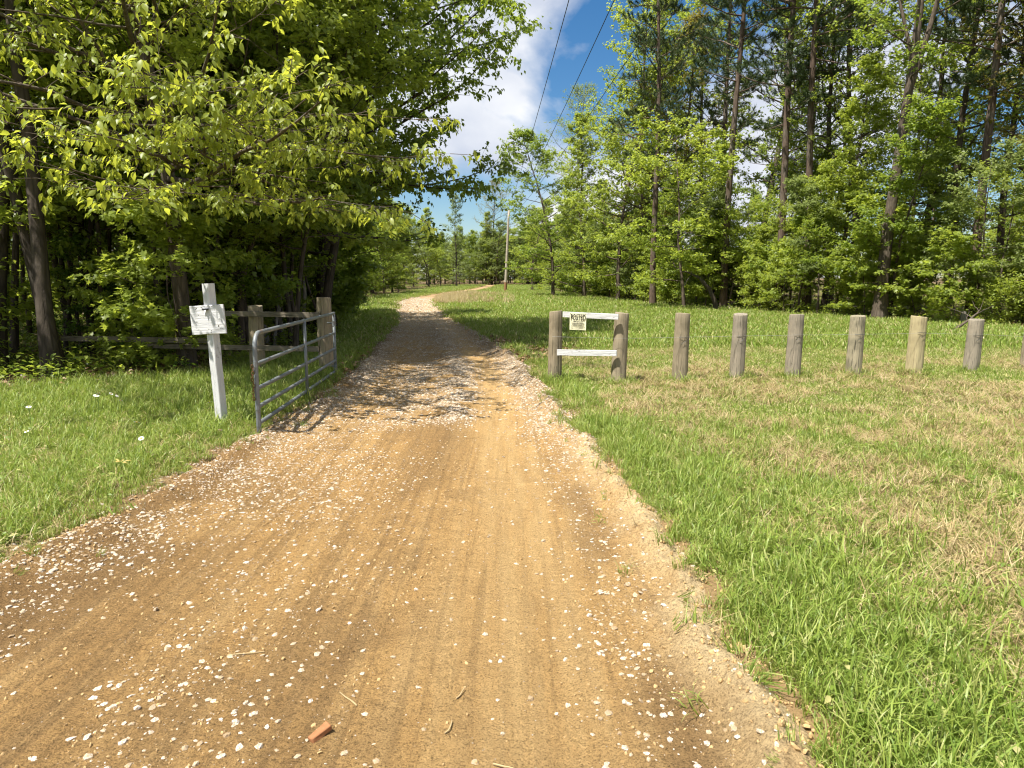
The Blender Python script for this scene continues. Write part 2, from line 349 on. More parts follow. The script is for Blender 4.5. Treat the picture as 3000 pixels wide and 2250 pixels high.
# ------------------------------------------------------------------ dirt road
def gravel_amount(x, y):
    """0..1, how much white stone lies here"""
    L = xl(y); Rr = xr(y); t = (x - L) / (Rr - L)
    p = fbm(x * 1.1 + 3, y * 0.7, 4); q = fbm(x * 3.1, y * 3.1 + 8, 3)
    near = sst(11, 4, y)
    g = 0.85 * np.exp(-((x - L - 0.26) / (0.24 + 0.1 * near)) ** 2) * sst(0.3, 0.5, p + 0.10) * (1 - 0.5 * near)
    g = g + 0.30 * sst(0.66, 0.25, t) * sst(0.28, 0.6, p) * sst(14, 5, y)
    g = g + (0.9 * np.exp(-((x - (L * 0.40 + Rr * 0.60)) / 0.24) ** 2) + 0.45 * np.exp(-((x - (L * 0.62 + Rr * 0.38)) / 0.5) ** 2)) * sst(7.2, 8.2, y + 1.0 * (p - 0.5)) * sst(0.32, 0.5, q)
    g = g + 0.95 * np.exp(-((Rr - 0.16 - x) / 0.28) ** 2) * sst(5.4, 7.6, y)
    g = g + 0.16 * np.exp(-((Rr - 0.45 - x) / 0.22) ** 2) * sst(9, 4, y)
    far = sst(12, 22, y + 3 * (p - 0.5)); trk = 0.75 * np.exp(-((t - 0.78) / 0.10) ** 2) * sst(20, 14, y)
    g = g * (1 - far) + far * (0.42 + 0.75 * (q - 0.4)) * (1 - trk) * (1 - 0.5 * np.exp(-((t - 0.3) / 0.13) ** 2) * sst(22, 15, y))
    return np.clip(g + 0.02, 0, 1)

ry = np.concatenate([np.arange(-8, 1.6, 0.2), np.arange(1.6, 7, 0.028), np.arange(7, 14, 0.06), np.arange(14, 40, 0.25), np.arange(40, 150, 1.0)])
rt = np.linspace(-0.34, 1, 165)
L_ = xl(ry)[:, None]; W_ = (xr(ry) - xl(ry))[:, None]
s_ = np.linspace(-0.32, 0.32, 165)
u_ = np.linspace(0, 1, 165)[None]
RX = L_ - 0.32 + (W_ + 0.64) * u_; RY = np.repeat(ry[:, None], 165, 1)
RZ = road_z(RX, RY)
def road_material():
    m, nt, b = newmat('sandy_dirt'); g = N(nt)
    c = g.coord(); n_f = g.noise(c, 120, 6, 0.75); n_m = g.noise(c, 14, 5, 0.6); n_l = g.noise(c, 1.3, 9, 0.72, 0.6)
    stretch = g.noise(g.coord((7, 0.5, 1)), 1.0, 5, 0.6, 0.3)
    col = g.mix(n_m, (0.43, 0.25, 0.09), (0.60, 0.375, 0.145))
    col = g.mix(g.ramp(stretch, [(0.45, 0.0), (0.7, 0.65)]), col, (0.55, 0.365, 0.16))
    damp = g.ramp(n_l, [(0.50, 0.0), (0.62, 1.0)])
    col = g.mix(g.math('MULTIPLY', damp, 0.34), col, (0.165, 0.10, 0.046))
    rut = g.noise(g.coord((16, 0.35, 1)), 1.0, 6, 0.65, 0.5)
    col = g.mix(g.ramp(rut, [(0.40, 0.42), (0.52, 0.0)]), col, (0.19, 0.115, 0.05))
    col = g.mix(g.math('MULTIPLY', g.attr('brown'), 0.8), col, (0.235, 0.138, 0.056))
    col = g.mix(g.math('MULTIPLY', g.attr('track'), g.ramp(stretch, [(0.35, 0.2), (0.6, 0.8)])), col, g.mix(n_m, (0.50, 0.325, 0.135), (0.66, 0.45, 0.20)))
    col = g.mix(g.attr('sand'), col, g.mix(n_m, (0.60, 0.435, 0.215), (0.82, 0.64, 0.37)))
    n_g = g.noise(c, 42, 7, 0.78, 0.3)
    mot = g.math('MULTIPLY', g.ramp(n_g, [(0.40, 0.5), (0.50, 0.0)]), g.math('SUBTRACT', 1.0, g.math('MULTIPLY', g.attr('track'), 0.75)))
    col = g.mix(mot, col, (0.13, 0.08, 0.036))
    speck = g.ramp(n_f, [(0.36, 0.22), (0.48, 0.83), (0.66, 1.12)])
    col = g.mix(0.85, col, speck, 'MULTIPLY')
    vo = g.node('ShaderNodeTexVoronoi', {'Vector': c, 'Scale': 34, 'Randomness': 1.0}); vd = vo.outputs['Distance']
    st = g.ramp(vd, [(0.25, 1.0), (0.5, 0.0)])
    gcol = g.mix(vo.outputs['Color'], (0.20, 0.165, 0.125), (0.44, 0.40, 0.335))
    col = g.mix(g.math('MULTIPLY', g.attr('gravel'), g.math('ADD', g.math('MULTIPLY', st, 0.5), 0.35)), col, gcol)
    # tyre cleat marks across the pressed wheel track
    wv = g.node('ShaderNodeTexWave', {'Vector': c, 'Scale': 7.0, 'Distortion': 5.0, 'Detail': 3.0}, bands_direction='Y').outputs['Fac']
    h = g.math('ADD', g.math('MULTIPLY', n_f, 0.5), g.math('ADD', g.math('MULTIPLY', n_m, 0.8), g.math('MULTIPLY', n_g, 0.9))); h = g.math('ADD', h, g.math('MULTIPLY', g.math('MULTIPLY', wv, g.attr('track')), 0.05))
    h = g.math('ADD', h, g.math('MULTIPLY', g.math('MULTIPLY', st, g.attr('gravel')), 0.8))
    g.set(b.inputs['Base Color'], col); b.inputs['Roughness'].default_value = 0.92; b.inputs['Specular IOR Level'].default_value = 0.15
    g.set(b.inputs['Normal'], g.bump(h, 1.0, 0.03))
    return m
t_ = (RX - xl(RY)) / (xr(RY) - xl(RY))
brown = 1.0 * np.exp(-((xr(RY) - 0.42 - RX) / 0.16) ** 2) * sst(9, 6.5, RY) * sst(0.3, 0.5, fbm(RX * 2, RY * 0.6 + 30, 3)) + 0.7 * np.exp(-((t_ - 0.56) / 0.10) ** 2) * sst(0.35, 0.6, fbm(RX * 1.1 + 7, RY * 0.7, 3)) + sst(0.45, 0.1, t_) * sst(8, 4, RY) * sst(0.35, 0.6, fbm(RX * 1.3, RY * 1.3, 3)) + np.exp(-((RX - xl(RY) - 0.1) / 0.25) ** 2) * 0.8
sandm = np.exp(-((xr(RY) - 0.06 - RX) / 0.2) ** 2) * sst(9, 6, RY) * (0.55 + 0.45 * sst(0.35, 0.55, fbm(RX * 4, RY * 4, 3)))
track = np.exp(-((t_ - 0.76) / 0.10) ** 2)
M_ROAD = road_material()
road = tag(obj('dirt_road', grid_mesh('dirt_road', RX, RY, RZ, [M_ROAD], {'gravel': gravel_amount(RX, RY).ravel() * sst(6, 12, RY).ravel(), 'brown': np.clip(brown, 0, 1).ravel(), 'sand': sandm.ravel(), 'track': track.ravel()})), kind='structure')

# ------------------------------------------------------------------ scatter by geometry nodes (only for uncountable stuff)
def scatter(name, label, pts, rots, scl, idx, protos, parent=None):
    col = bpy.data.collections.new(name + '_kinds')
    names = []
    for i, p in enumerate(protos):
        o = bpy.data.objects.new('%s_kind_%02d' % (name, i), p); col.objects.link(o)
    me = bpy.data.meshes.new(name); pts = np.asarray(pts, np.float32)
    me.vertices.add(len(pts)); me.vertices.foreach_set('co', pts.ravel())
    a = me.attributes.new('rot', 'FLOAT_VECTOR', 'POINT'); a.data.foreach_set('vector', np.asarray(rots, np.float32).ravel())
    a = me.attributes.new('scl', 'FLOAT', 'POINT'); a.data.foreach_set('value', np.asarray(scl, np.float32))
    a = me.attributes.new('idx', 'INT', 'POINT'); a.data.foreach_set('value', np.asarray(idx, np.int32))
    o = obj(name, me, parent)
    ng = bpy.data.node_groups.new(name, 'GeometryNodeTree')
    ng.interface.new_socket('Geometry', in_out='INPUT', socket_type='NodeSocketGeometry'); ng.interface.new_socket('Geometry', in_out='OUTPUT', socket_type='NodeSocketGeometry')
    gi = ng.nodes.new('NodeGroupInput'); go = ng.nodes.new('NodeGroupOutput')
    ip = ng.nodes.new('GeometryNodeInstanceOnPoints'); ci = ng.nodes.new('GeometryNodeCollectionInfo')
    ci.inputs['Collection'].default_value = col; ci.inputs['Separate Children'].default_value = True; ci.inputs['Reset Children'].default_value = True
    def na(n, t):
        x = ng.nodes.new('GeometryNodeInputNamedAttribute'); x.data_type = t; x.inputs['Name'].default_value = n; return x.outputs['Attribute']
    e2r = ng.nodes.new('FunctionNodeEulerToRotation')
    l = ng.links.new
    l(gi.outputs[0], ip.inputs['Points']); l(ci.outputs[0], ip.inputs['Instance']); ip.inputs['Pick Instance'].default_value = True
    l(na('idx', 'INT'), ip.inputs['Instance Index']); l(na('rot', 'FLOAT_VECTOR'), e2r.inputs[0]); l(e2r.outputs[0], ip.inputs['Rotation']); l(na('scl', 'FLOAT'), ip.inputs['Scale'])
    l(ip.outputs[0], go.inputs[0])
    md = o.modifiers.new('scatter', 'NODES'); md.node_group = ng
    tag(o, label, None if parent else label.split()[-1], kind='stuff')
    return o

# ------------------------------------------------------------------ stones
def stone_mesh(seed, flat):
    import bmesh
    r = np.random.default_rng(seed); bm = bmesh.new(); bmesh.ops.create_icosphere(bm, subdivisions=1, radius=1)
    for v in bm.verts: v.co *= r.uniform(0.72, 1.12)
    for k in range(4):     # cleaved flats
        n = Vector(nrm(r.normal(size=3))); d = r.uniform(0.55, 0.8)
        for v in bm.verts:
            e = v.co.dot(n) - d
            if e > 0: v.co -= n * e * 0.9
    sx, sy, sz = r.uniform(0.8, 1.25), r.uniform(0.6, 0.95), flat * r.uniform(0.75, 1.2)
    for v in bm.verts: v.co = Vector((v.co.x * sx, v.co.y * sy, v.co.z * sz))
    me = bpy.data.meshes.new('stone'); bm.to_mesh(me); bm.free(); me.materials.append(M_STONE); return me
M_CLOD = plain('soil_clod', (0.42, 0.285, 0.135), 0.95, 0, 0.1, 0.45, 4)
STONES = [stone_mesh(100 + i, f) for i, f in enumerate([0.5, 0.4, 0.55, 0.35, 0.62, 0.45, 0.32, 0.5])]
def stone_points(y0, y1, dens, smin, smax):
    W = 5.4; n = int((y1 - y0) * W * dens); y = rng.uniform(y0, y1, n); x = xl(y) - 0.35 + rng.random(n) * (xr(y) - xl(y) + 0.7)
    keep = rng.random(n) < gravel_amount(x, y) * sst(-0.3, 0.1, road_d(x, y) + 0.25)
    x = x[keep]; y = y[keep]; s = smin + (smax - smin) * rng.random(len(x)) ** 3.8
    return x, y, s
segs = [stone_points(0.8, 5, 4600, 0.003, 0.0225), stone_points(5, 8, 3800, 0.004, 0.021), stone_points(8, 14, 1600, 0.008, 0.030), stone_points(14, 28, 420, 0.013, 0.036), stone_points(28, 60, 90, 0.03, 0.07)]
SXs = np.concatenate([a[0] for a in segs]); SYs = np.concatenate([a[1] for a in segs]); SS = np.concatenate([a[2] for a in segs])
SZ = road_z(SXs, SYs); SZ = np.maximum(SZ, ground_z(SXs, SYs)) - SS * 0.04
rot = np.stack([rng.normal(0, 0.25, len(SS)), rng.normal(0, 0.25, len(SS)), rng.uniform(0, 6.28, len(SS))], -1)
sid = rng.integers(0, 8, len(SS))
app = SS / np.hypot(np.hypot(SXs, SYs), 1.6); vis = (np.abs(SXs) < 0.74 * SYs + 0.2) & (SYs > 2.0)
order = np.argsort(-app * vis)
big = order[:300]; rest = order[300:]
CLODS = []
for i in range(4):
    m_ = stone_mesh(140 + i, 0.6); m_.materials[0] = M_CLOD; CLODS.append(m_)
nc = 30000; cyy = 1.2 + 10 * rng.random(nc) ** 1.5; cu_ = rng.random(nc); cxx = xl(cyy) - 0.1 + cu_ * (xr(cyy) - xl(cyy) + 0.25)
lip = np.exp(-((xr(cyy) - 0.05 - cxx) / 0.2) ** 2) + 0.7 * np.exp(-((cxx - xl(cyy) - 0.1) / 0.3) ** 2); kc = rng.random(nc) < (0.18 + 0.30 * sst(0.45, 0.6, fbm(cxx * 1.5, cyy * 1.5, 3)) + 0.8 * lip) * (1 - 0.75 * np.exp(-(((cxx - xl(cyy)) / (xr(cyy) - xl(cyy)) - 0.76) / 0.08) ** 2))
cxx = cxx[kc]; cyy = cyy[kc]; nc = len(cxx); csz = 0.0025 + 0.011 * rng.random(nc) ** 3 + 0.012 * lip[kc] * rng.random(nc) ** 3; czz = np.maximum(road_z(cxx, cyy), ground_z(cxx, cyy)) + 0.15 * csz
for k in big:
    s = obj('stone', STONES[sid[k]], road, None, (SXs[k], SYs[k], SZ[k]), rot[k], SS[k])
scatter('gravel', 'loose white limestone gravel strewn along the dirt road', np.concatenate([np.stack([SXs, SYs, SZ], -1)[rest], np.stack([cxx, cyy, czz], -1)]), np.concatenate([rot[rest], rng.uniform(0, 6.28, (nc, 3))]), np.concatenate([SS[rest], csz]), np.concatenate([sid[rest], 8 + rng.integers(0, 4, nc)]), STONES + CLODS)

# ------------------------------------------------------------------ grass
def blade_clump(seed, n, rad, hmin, hmax, wid, bend, mat, rlo=0.0, rhi=1.0, seg=3, lay=0.0):
    r = np.random.default_rng(seed); V = []; Q = []; T = []; A = []; k = 0
    for i in range(n):
        a = r.uniform(0, 6.28); p = np.array([math.cos(a), math.sin(a), 0]) * rad * math.sqrt(r.random())
        h = r.uniform(hmin, hmax); az = r.uniform(0, 6.28); d = np.array([math.cos(az), math.sin(az), 0]); s = np.array([-d[1], d[0], 0])
        b = bend * r.uniform(0.3, 1.3); w0 = wid * r.uniform(0.7, 1.3); lo = lay * r.uniform(0.5, 1.5); c = r.uniform(rlo, rhi)
        for j in range(seg + 1):
            u = j / seg; ang = lo + b * u * 1.5; cz = h * (math.sin(min(1.57, 1.57 * u)) if b > 1.2 else u * math.cos(min(1.3, b * u * 0.7))) * math.cos(min(1.45, lo))
            q = p + d * h * (u * u * b * 0.55 + u * math.sin(min(1.5, lo))) + np.array([0, 0, cz * (1 - 0.25 * b * u * u) - 0.01])
            ww = w0 * (1 - u ** 2.2) * 0.5 + 0.0003
            V += [q - s * ww, q + s * ww]; A += [c, c]
        for j in range(seg): Q.append([k + 2 * j, k + 2 * j + 1, k + 2 * j + 3, k + 2 * j + 2])
        k += 2 * (seg + 1)
    return mk_mesh('grass_tuft', np.array(V), [np.array(Q)], [mat], {'rnd': np.array(A)}, True)
def weed_clump(seed, mat, n=9, s=0.035, h=0.06):
    r = np.random.default_rng(seed); P = r.normal(0, 0.05, (n, 3)); P[:, 2] = r.uniform(0.3, 1, n) * h
    a = r.uniform(0, 6.28, n); D = np.stack([np.cos(a), np.sin(a), r.uniform(-0.3, 0.4, n)], -1)
    return leaf_array('weed', P, D, np.array([0, 0, 1]) + r.normal(0, 0.3, (n, 3)), r.uniform(0.6, 1.2, n) * s, LEAF8, mat, r.random(n))
# leaf shapes: (verts, faces)
LEAF2 = (np.array([[0, 0, 0], [-0.34, 0.45, 0.10], [0, 1, -0.06], [0.34, 0.45, 0.10]]), np.array([[0, 2, 1], [0, 3, 2]]))
LEAF8 = (np.array([[0, 0, 0], [-0.20, 0.25, 0.05], [0, 0.28, 0], [0.20, 0.25, 0.05], [-0.25, 0.55, 0.05], [0, 0.58, -0.03], [0.25, 0.55, 0.05], [0, 1.05, -0.17]]),
         np.array([[0, 2, 1], [0, 3, 2], [1, 2, 5], [1, 5, 4], [2, 3, 6], [2, 6, 5], [4, 5, 7], [5, 6, 7]]))
MAPLE = (np.array([[0, 0, 0], [-0.5, 0.15, 0.05], [-0.22, 0.42, 0], [-0.52, 0.72, 0.03], [-0.14, 0.72, 0], [0, 1.1, -0.1], [0.14, 0.72, 0], [0.52, 0.72, 0.03], [0.22, 0.42, 0], [0.5, 0.15, 0.05], [0, 0.45, -0.06]]),
         np.array([[10, 0, 1], [10, 1, 2], [10, 2, 3], [10, 3, 4], [10, 4, 5], [10, 5, 6], [10, 6, 7], [10, 7, 8], [10, 8, 9], [10, 9, 0]]))
def leaf_array(name, P, D, Nn, S, shape, mat, rnd):
    D = nrm(D); X = nrm(np.cross(D, nrm(Nn))); Z = np.cross(X, D); tv, tf = shape
    V = P[:, None, :] + np.asarray(S)[:, None, None] * (tv[None, :, 0:1] * X[:, None] + tv[None, :, 1:2] * D[:, None] + tv[None, :, 2:3] * Z[:, None])
    F = tf[None] + (np.arange(len(P)) * len(tv))[:, None, None]
    return mk_mesh(name, V.reshape(-1, 3), [F.reshape(-1, 3)], [mat], {'rnd': np.repeat(rnd, len(tv))}, True)

G_FINE = [blade_clump(i, 26, 0.06, 0.03, 0.085, 0.0045, 1.1, M_LAWN, 0, 1) for i in range(3)]
G_LONG = [blade_clump(10 + i, 18, 0.07, 0.07, 0.21, 0.0058, 1.1, M_GRASS, 0, 0.97, 4) for i in range(3)]
G_STRAW = [blade_clump(20 + i, 16, 0.07, 0.06, 0.15, 0.0042, 1.3, M_STRAW, 0, 1, 4, 0.9) for i in range(2)]
G_WEED = [weed_clump(30 + i, M_GRASS, 12, 0.04) for i in range(2)]
G_MID = [blade_clump(40 + i, 24, 0.10, 0.03, 0.085, 0.008, 1.0, M_LAWN, 0, 1, 2) for i in range(3)]
G_FAR = [blade_clump(50 + i, 30, 0.28, 0.07, 0.15, 0.02, 0.8, M_LAWN, 0, 0.9, 2) for i in range(2)]
G_TALL = [blade_clump(60 + i, 22, 0.14, 0.25, 0.6, 0.012, 0.5, M_STRAW, 0.3, 1, 3, 0.1) for i in range(2)]
GP = G_FINE + G_LONG + G_STRAW + G_WEED + G_MID + G_FAR + G_TALL
kF, kL, kS, kW, kM, kR, kT = 0, 3, 6, 8, 10, 13, 15
gp = []; gr = []; gs = []; gi_ = []
def add_grass(x, y, idx, sc, tilt=0.24):
    n = len(x); gp.append(np.stack([x, y, ground_z(x, y)], -1)); gr.append(np.stack([rng.normal(0, tilt, n), rng.normal(0, tilt, n), rng.uniform(0, 6.28, n)], -1)); gs.append(sc); gi_.append(idx)
def grass_band(y0, y1, dens):
    wmax = 0.76 * y1 + 2.5; n = int(2 * wmax * (y1 - y0) * dens); y = rng.uniform(y0, y1, n); x = rng.uniform(-wmax, wmax, n)
    d = road_d(x, y); edge = d + 0.30 * (fbm(x * 4, y * 4, 3) - 0.5)
    k = (edge < -0.03) & (np.abs(x) < 0.76 * y + 2.5) & (rng.random(n) > 0.93 * wood_mask(x, y)); x = x[k]; y = y[k]; return x, y, d[k]
for y0, y1, dens in ((0.9, 4.5, 640), (4.5, 8, 420)):
    x, y, d = grass_band(y0, y1, dens); n = len(x); right = x > 0
    dry = fbm(x * 1.3 + 5, y * 1.3, 4); strawy = np.where(right, sst(0.3, 1.9, -d) * 0.74 * sst(1.0, 3.2, y) * sst(0.28, 0.58, dry + 0.08), 0.12)
    lng = np.where(right, 0.25 + 0.55 * sst(1.6, 0.1, -d) + 0.35 * sst(3.6, 2.0, y), 0.42) * sst(0.25, 0.55, fbm(x * 1.2, y * 1.2, 3) + 0.1)
    u = rng.random(n); v = rng.random(n)
    idx = np.where(u < strawy * 0.85, kS + rng.integers(0, 2, n), np.where(v < lng * 0.7, kL + rng.integers(0, 3, n), np.where(v > 0.955, kW + rng.integers(0, 2, n), kF + rng.integers(0, 3, n))))
    sc = rng.uniform(0.7, 1.25, n) * np.where(right, 1.0, 1.0) * (0.75 + 0.25 * sst(0.0, 0.35, -d))
    add_grass(x, y, idx, sc)
x, y, d = grass_band(8, 16, 210); n = len(x); right = x > -0.5
dry = fbm(x * 1.1 + 5, y * 1.1, 4); u = rng.random(n)
st = np.where(right, 0.52 * sst(0.28, 0.58, dry) * sst(18, 11, y), 0.05)
idx = np.where(u < st, kS + rng.integers(0, 2, n), np.where((~right | (d > -0.5)) & (rng.random(n) < 0.5), kL + rng.integers(0, 3, n), kM + rng.integers(0, 3, n)))
add_grass(x, y, idx, rng.uniform(0.7, 1.2, n) * np.where(idx >= kM, 1.0, 1.15))
x, y, d = grass_band(16, 34, 70); n = len(x); add_grass(x, y, np.where(rng.random(n) < 0.5, kM + rng.integers(0, 3, n), kR + rng.integers(0, 2, n)), rng.uniform(0.7, 1.2, n))
x, y, d = grass_band(34, 150, 7); n = len(x); add_grass(x, y, kR + rng.integers(0, 2, n), rng.uniform(1.0, 1.7, n))
y = rng.uniform(44, 72, 1500); x = xr(y) + rng.exponential(1.4, 1500) + 0.1; add_grass(x, y, kT + rng.integers(0, 2, 1500), rng.uniform(0.5, 1.0, 1500))
# long grass around post feet and under the gate
for px, py in ((0.67, 11.0), (1.63, 10.65), (2.63, 10.9), (3.6, 11.15), (4.56, 11.3), (5.63, 11.5), (6.75, 11.7), (7.9, 12.0), (-3.1, 7.4), (-3.06, 11.5), (-4.29, 11.8)):
    n = 26; a = rng.uniform(0, 6.28, n); r0 = rng.uniform(0.11, 0.26, n); add_grass(px + r0 * np.cos(a), py + r0 * np.sin(a), kL + rng.integers(0, 3, n), rng.uniform(0.6, 1.35, n))
y = rng.uniform(6.9, 11.5, 420); x = -2.72 - rng.random(420) * 0.9 - 0.05 * (y - 7); add_grass(x, y, kL + rng.integers(0, 3, 420), rng.uniform(0.7, 1.25, 420))
# stray sprigs pushing through the sand at the road edge
nv = 420; y = 1.7 + 8 * rng.random(nv); ck = fbm(y * 3.0, y * 0 + 5, 2); kv = rng.random(nv) < sst(0.35, 0.6, ck) + 0.15; y = y[kv]; nv = len(y)
x = np.where(rng.random(nv) < 0.62, xr(y) + 0.06 - np.abs(rng.normal(0, 0.14, nv)), xl(y) - 0.04 + np.abs(rng.normal(0, 0.17, nv))); z0 = len(gp)
add_grass(x, y, np.where(rng.random(nv) < 0.2, kS, kL) + rng.integers(0, 2, nv), rng.uniform(0.3, 0.85, nv), 0.5); gp[z0][:, 2] = np.maximum(road_z(x, y), ground_z(x, y))
scatter('grass', 'green and straw coloured grass growing beside the road', np.concatenate(gp), np.concatenate(gr), np.concatenate(gs), np.concatenate(gi_), GP)

# ------------------------------------------------------------------ trees: generator
def curve(r, p, d, length, n, wander=0.1, pull=(0, 0, 0), zmin=-9.0):
    pts = [np.array(p, float)]; d = nrm(d); st = length / (n - 1); pull = np.array(pull, float)
    for i in range(n - 1):
        d = nrm(d + r.normal(0, wander, 3) + pull / n); d[2] = max(d[2], zmin); pts.append(pts[-1] + d * st)
    return np.array(pts)
def at(pts, s):
    n = len(pts) - 1; f = s * n; i = min(int(f), n - 1); return pts[i] + (pts[i + 1] - pts[i]) * (f - i), nrm(pts[i + 1] - pts[i])
def shape_round(f): return max(0.18, math.sin(math.pi * min(1, 0.18 + 0.80 * f)) ** 0.8)
def shape_cone(f): return 0.25 + 0.75 * (1 - f)
def shape_wide(f): return 0.65 + 0.35 * math.sin(math.pi * f)
class Tree: pass
def grow(seed, H=16, r0=0.2, cb=0.3, nl=30, L=4.0, shape=shape_round, elev=(0.05, 0.9), nsub=7, sub=0.45, ntw=7, tw=0.45, nleaf=8, ls=0.12, droop=0.5, flat=0.5, lean=(0, 0), wander=0.035,
         leafshape=LEAF2, extra=(), fork=None, twigs=False, bare=0.0, tk=9, upsp=0.25):
    r = np.random.default_rng(seed); g = Geo()
    trunk = curve(r, (0, 0, -0.15), (lean[0], lean[1], 1), H, 16, wander, (0, 0, 0.35))
    f_ = np.linspace(0, 1, 16); rad = r0 * (1 - 0.86 * f_ ** 0.9) + 0.35 * r0 * np.exp(-f_ * H / 0.35)
    g.tube(trunk, rad, tk)
    stems = [(trunk, rad)]
    if fork:
        for fh, ang, az, fr in fork:
            p, d = at(trunk, fh); dd = np.array([math.cos(az) * math.sin(ang), math.sin(az) * math.sin(ang), math.cos(ang)])
            t2 = curve(r, p, dd, H * (1 - fh) * 0.95, 12, wander * 1.4, (0, 0, 0.5)); r2 = np.interp(fh, f_, rad) * fr * (1 - 0.85 * np.linspace(0, 1, 12)); g.tube(t2, r2, tk - 1); stems.append((t2, r2))
    P = []; D = []; Nn = []; S = []
    def leaves_on(br, sc=1.0, nt=ntw):
        n = nt * nleaf; s = r.uniform(0.12, 1, nt); i = np.minimum((s * (len(br) - 1)).astype(int), len(br) - 2); fr = s * (len(br) - 1) - i
        b = br[i] + (br[i + 1] - br[i]) * fr[:, None]; bd = nrm(br[i + 1] - br[i])
        td = bd * 0.7 + r.normal(0, 0.75, (nt, 3)) * np.array([1, 1, flat]); td = nrm(td); tl = tw * r.uniform(0.5, 1.2, nt) * sc
        if twigs:
            for k in range(nt): g.tube(np.stack([b[k], b[k] + td[k] * tl[k] * 0.5 + [0, 0, 0.01], b[k] + td[k] * tl[k]]), [0.005, 0.004, 0.002], 3)
        u = r.uniform(0.35, 1.0, (nt, nleaf)); p = b[:, None] + td[:, None] * (tl[:, None] * u)[..., None] + r.normal(0, 0.035 * sc, (nt, nleaf, 3))
        ld = nrm(td[:, None] * 0.5 + r.normal(0, 0.75, (nt, nleaf, 3)) * np.array([1, 1, 0.5]) + np.array([0, 0, -droop]))
        nn = np.array([0, 0, 1.0]) + td[:, None] * 0.5 + r.normal(0, 0.45, (nt, nleaf, 3))
        P.append(p.reshape(-1, 3)); D.append(ld.reshape(-1, 3)); Nn.append(nn.reshape(-1, 3)); S.append(ls * r.uniform(0.6, 1.2, n))
    def limb(p, d, ln, rd, ns, up):
        br = curve(r, p, d, ln, 9, 0.11, (0, 0, up), -0.14); rr = rd * (1 - 0.88 * np.linspace(0, 1, 9)); g.tube(br, rr, 5)
        if r.random() < bare: return
        for j in range(ns):
            s = 0.22 + 0.78 * (j + r.random()) / ns; q, td = at(br, s); side = nrm(np.cross(td, [0, 0, 1])) * (1 if j % 2 else -1)
            dd = nrm(td * 0.6 + side * r.uniform(0.4, 1.0) + np.array([0, 0, r.normal(0.08, 0.3)]) * (0.4 + flat)); l2 = max(0.35, ln * sub * (1.15 - 0.75 * s) * r.uniform(0.6, 1.2))
            dd[2] = max(dd[2], -0.15); sb = curve(r, q, dd, l2, 6, 0.12, (0, 0, up * 0.5), -0.2); g.tube(sb, max(0.004, np.interp(s, [0, 1], [rr[0], rr[-1]]) * 0.5) * (1 - 0.8 * np.linspace(0, 1, 6)), 4); leaves_on(sb)
        leaves_on(br[4:])
    ga = r.uniform(0, 6.28); k = 0
    for trk, rdd in stems:
        m = nl // len(stems)
        for i in range(m):
            f = (i + r.random() * 0.9) / m; lo = cb if trk is trunk else 0.1
            h = lo + (0.99 - lo) * f; p, d = at(trk, h); ga += 2.4 + r.normal(0, 0.3); e = elev[0] + (elev[1] - elev[0]) * f + r.normal(0, 0.12)
            dd = np.array([math.cos(ga) * math.cos(e), math.sin(ga) * math.cos(e), math.sin(e)]); ln = L * shape(f) * r.uniform(0.75, 1.2)
            limb(p, dd, ln, min(0.45 * np.interp(h, np.linspace(0, 1, len(rdd)), rdd), 0.018 * ln + 0.006), nsub, upsp)
    for h, dv, ln, ns in extra:
        p, _ = at(trunk, h / H); limb(p, dv, ln, 0.0085 * ln + 0.006, ns, 0.0)
    t = Tree(); t.H = H; t.geo = g
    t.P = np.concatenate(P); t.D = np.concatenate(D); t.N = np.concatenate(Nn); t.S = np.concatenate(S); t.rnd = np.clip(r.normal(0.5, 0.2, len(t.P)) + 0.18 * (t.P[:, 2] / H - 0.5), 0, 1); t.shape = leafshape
    return t
def finish(t, bark, leaf, skip=None):
    t.trunk = t.geo.mesh('trunk', [BARK[bark]], True)
    k = np.ones(len(t.P), bool)
    if skip is not None: k[skip] = False
    t.crown = leaf_array('crown', t.P[k], t.D[k], t.N[k], t.S[k], t.shape, LEAF[leaf], t.rnd[k]); return t

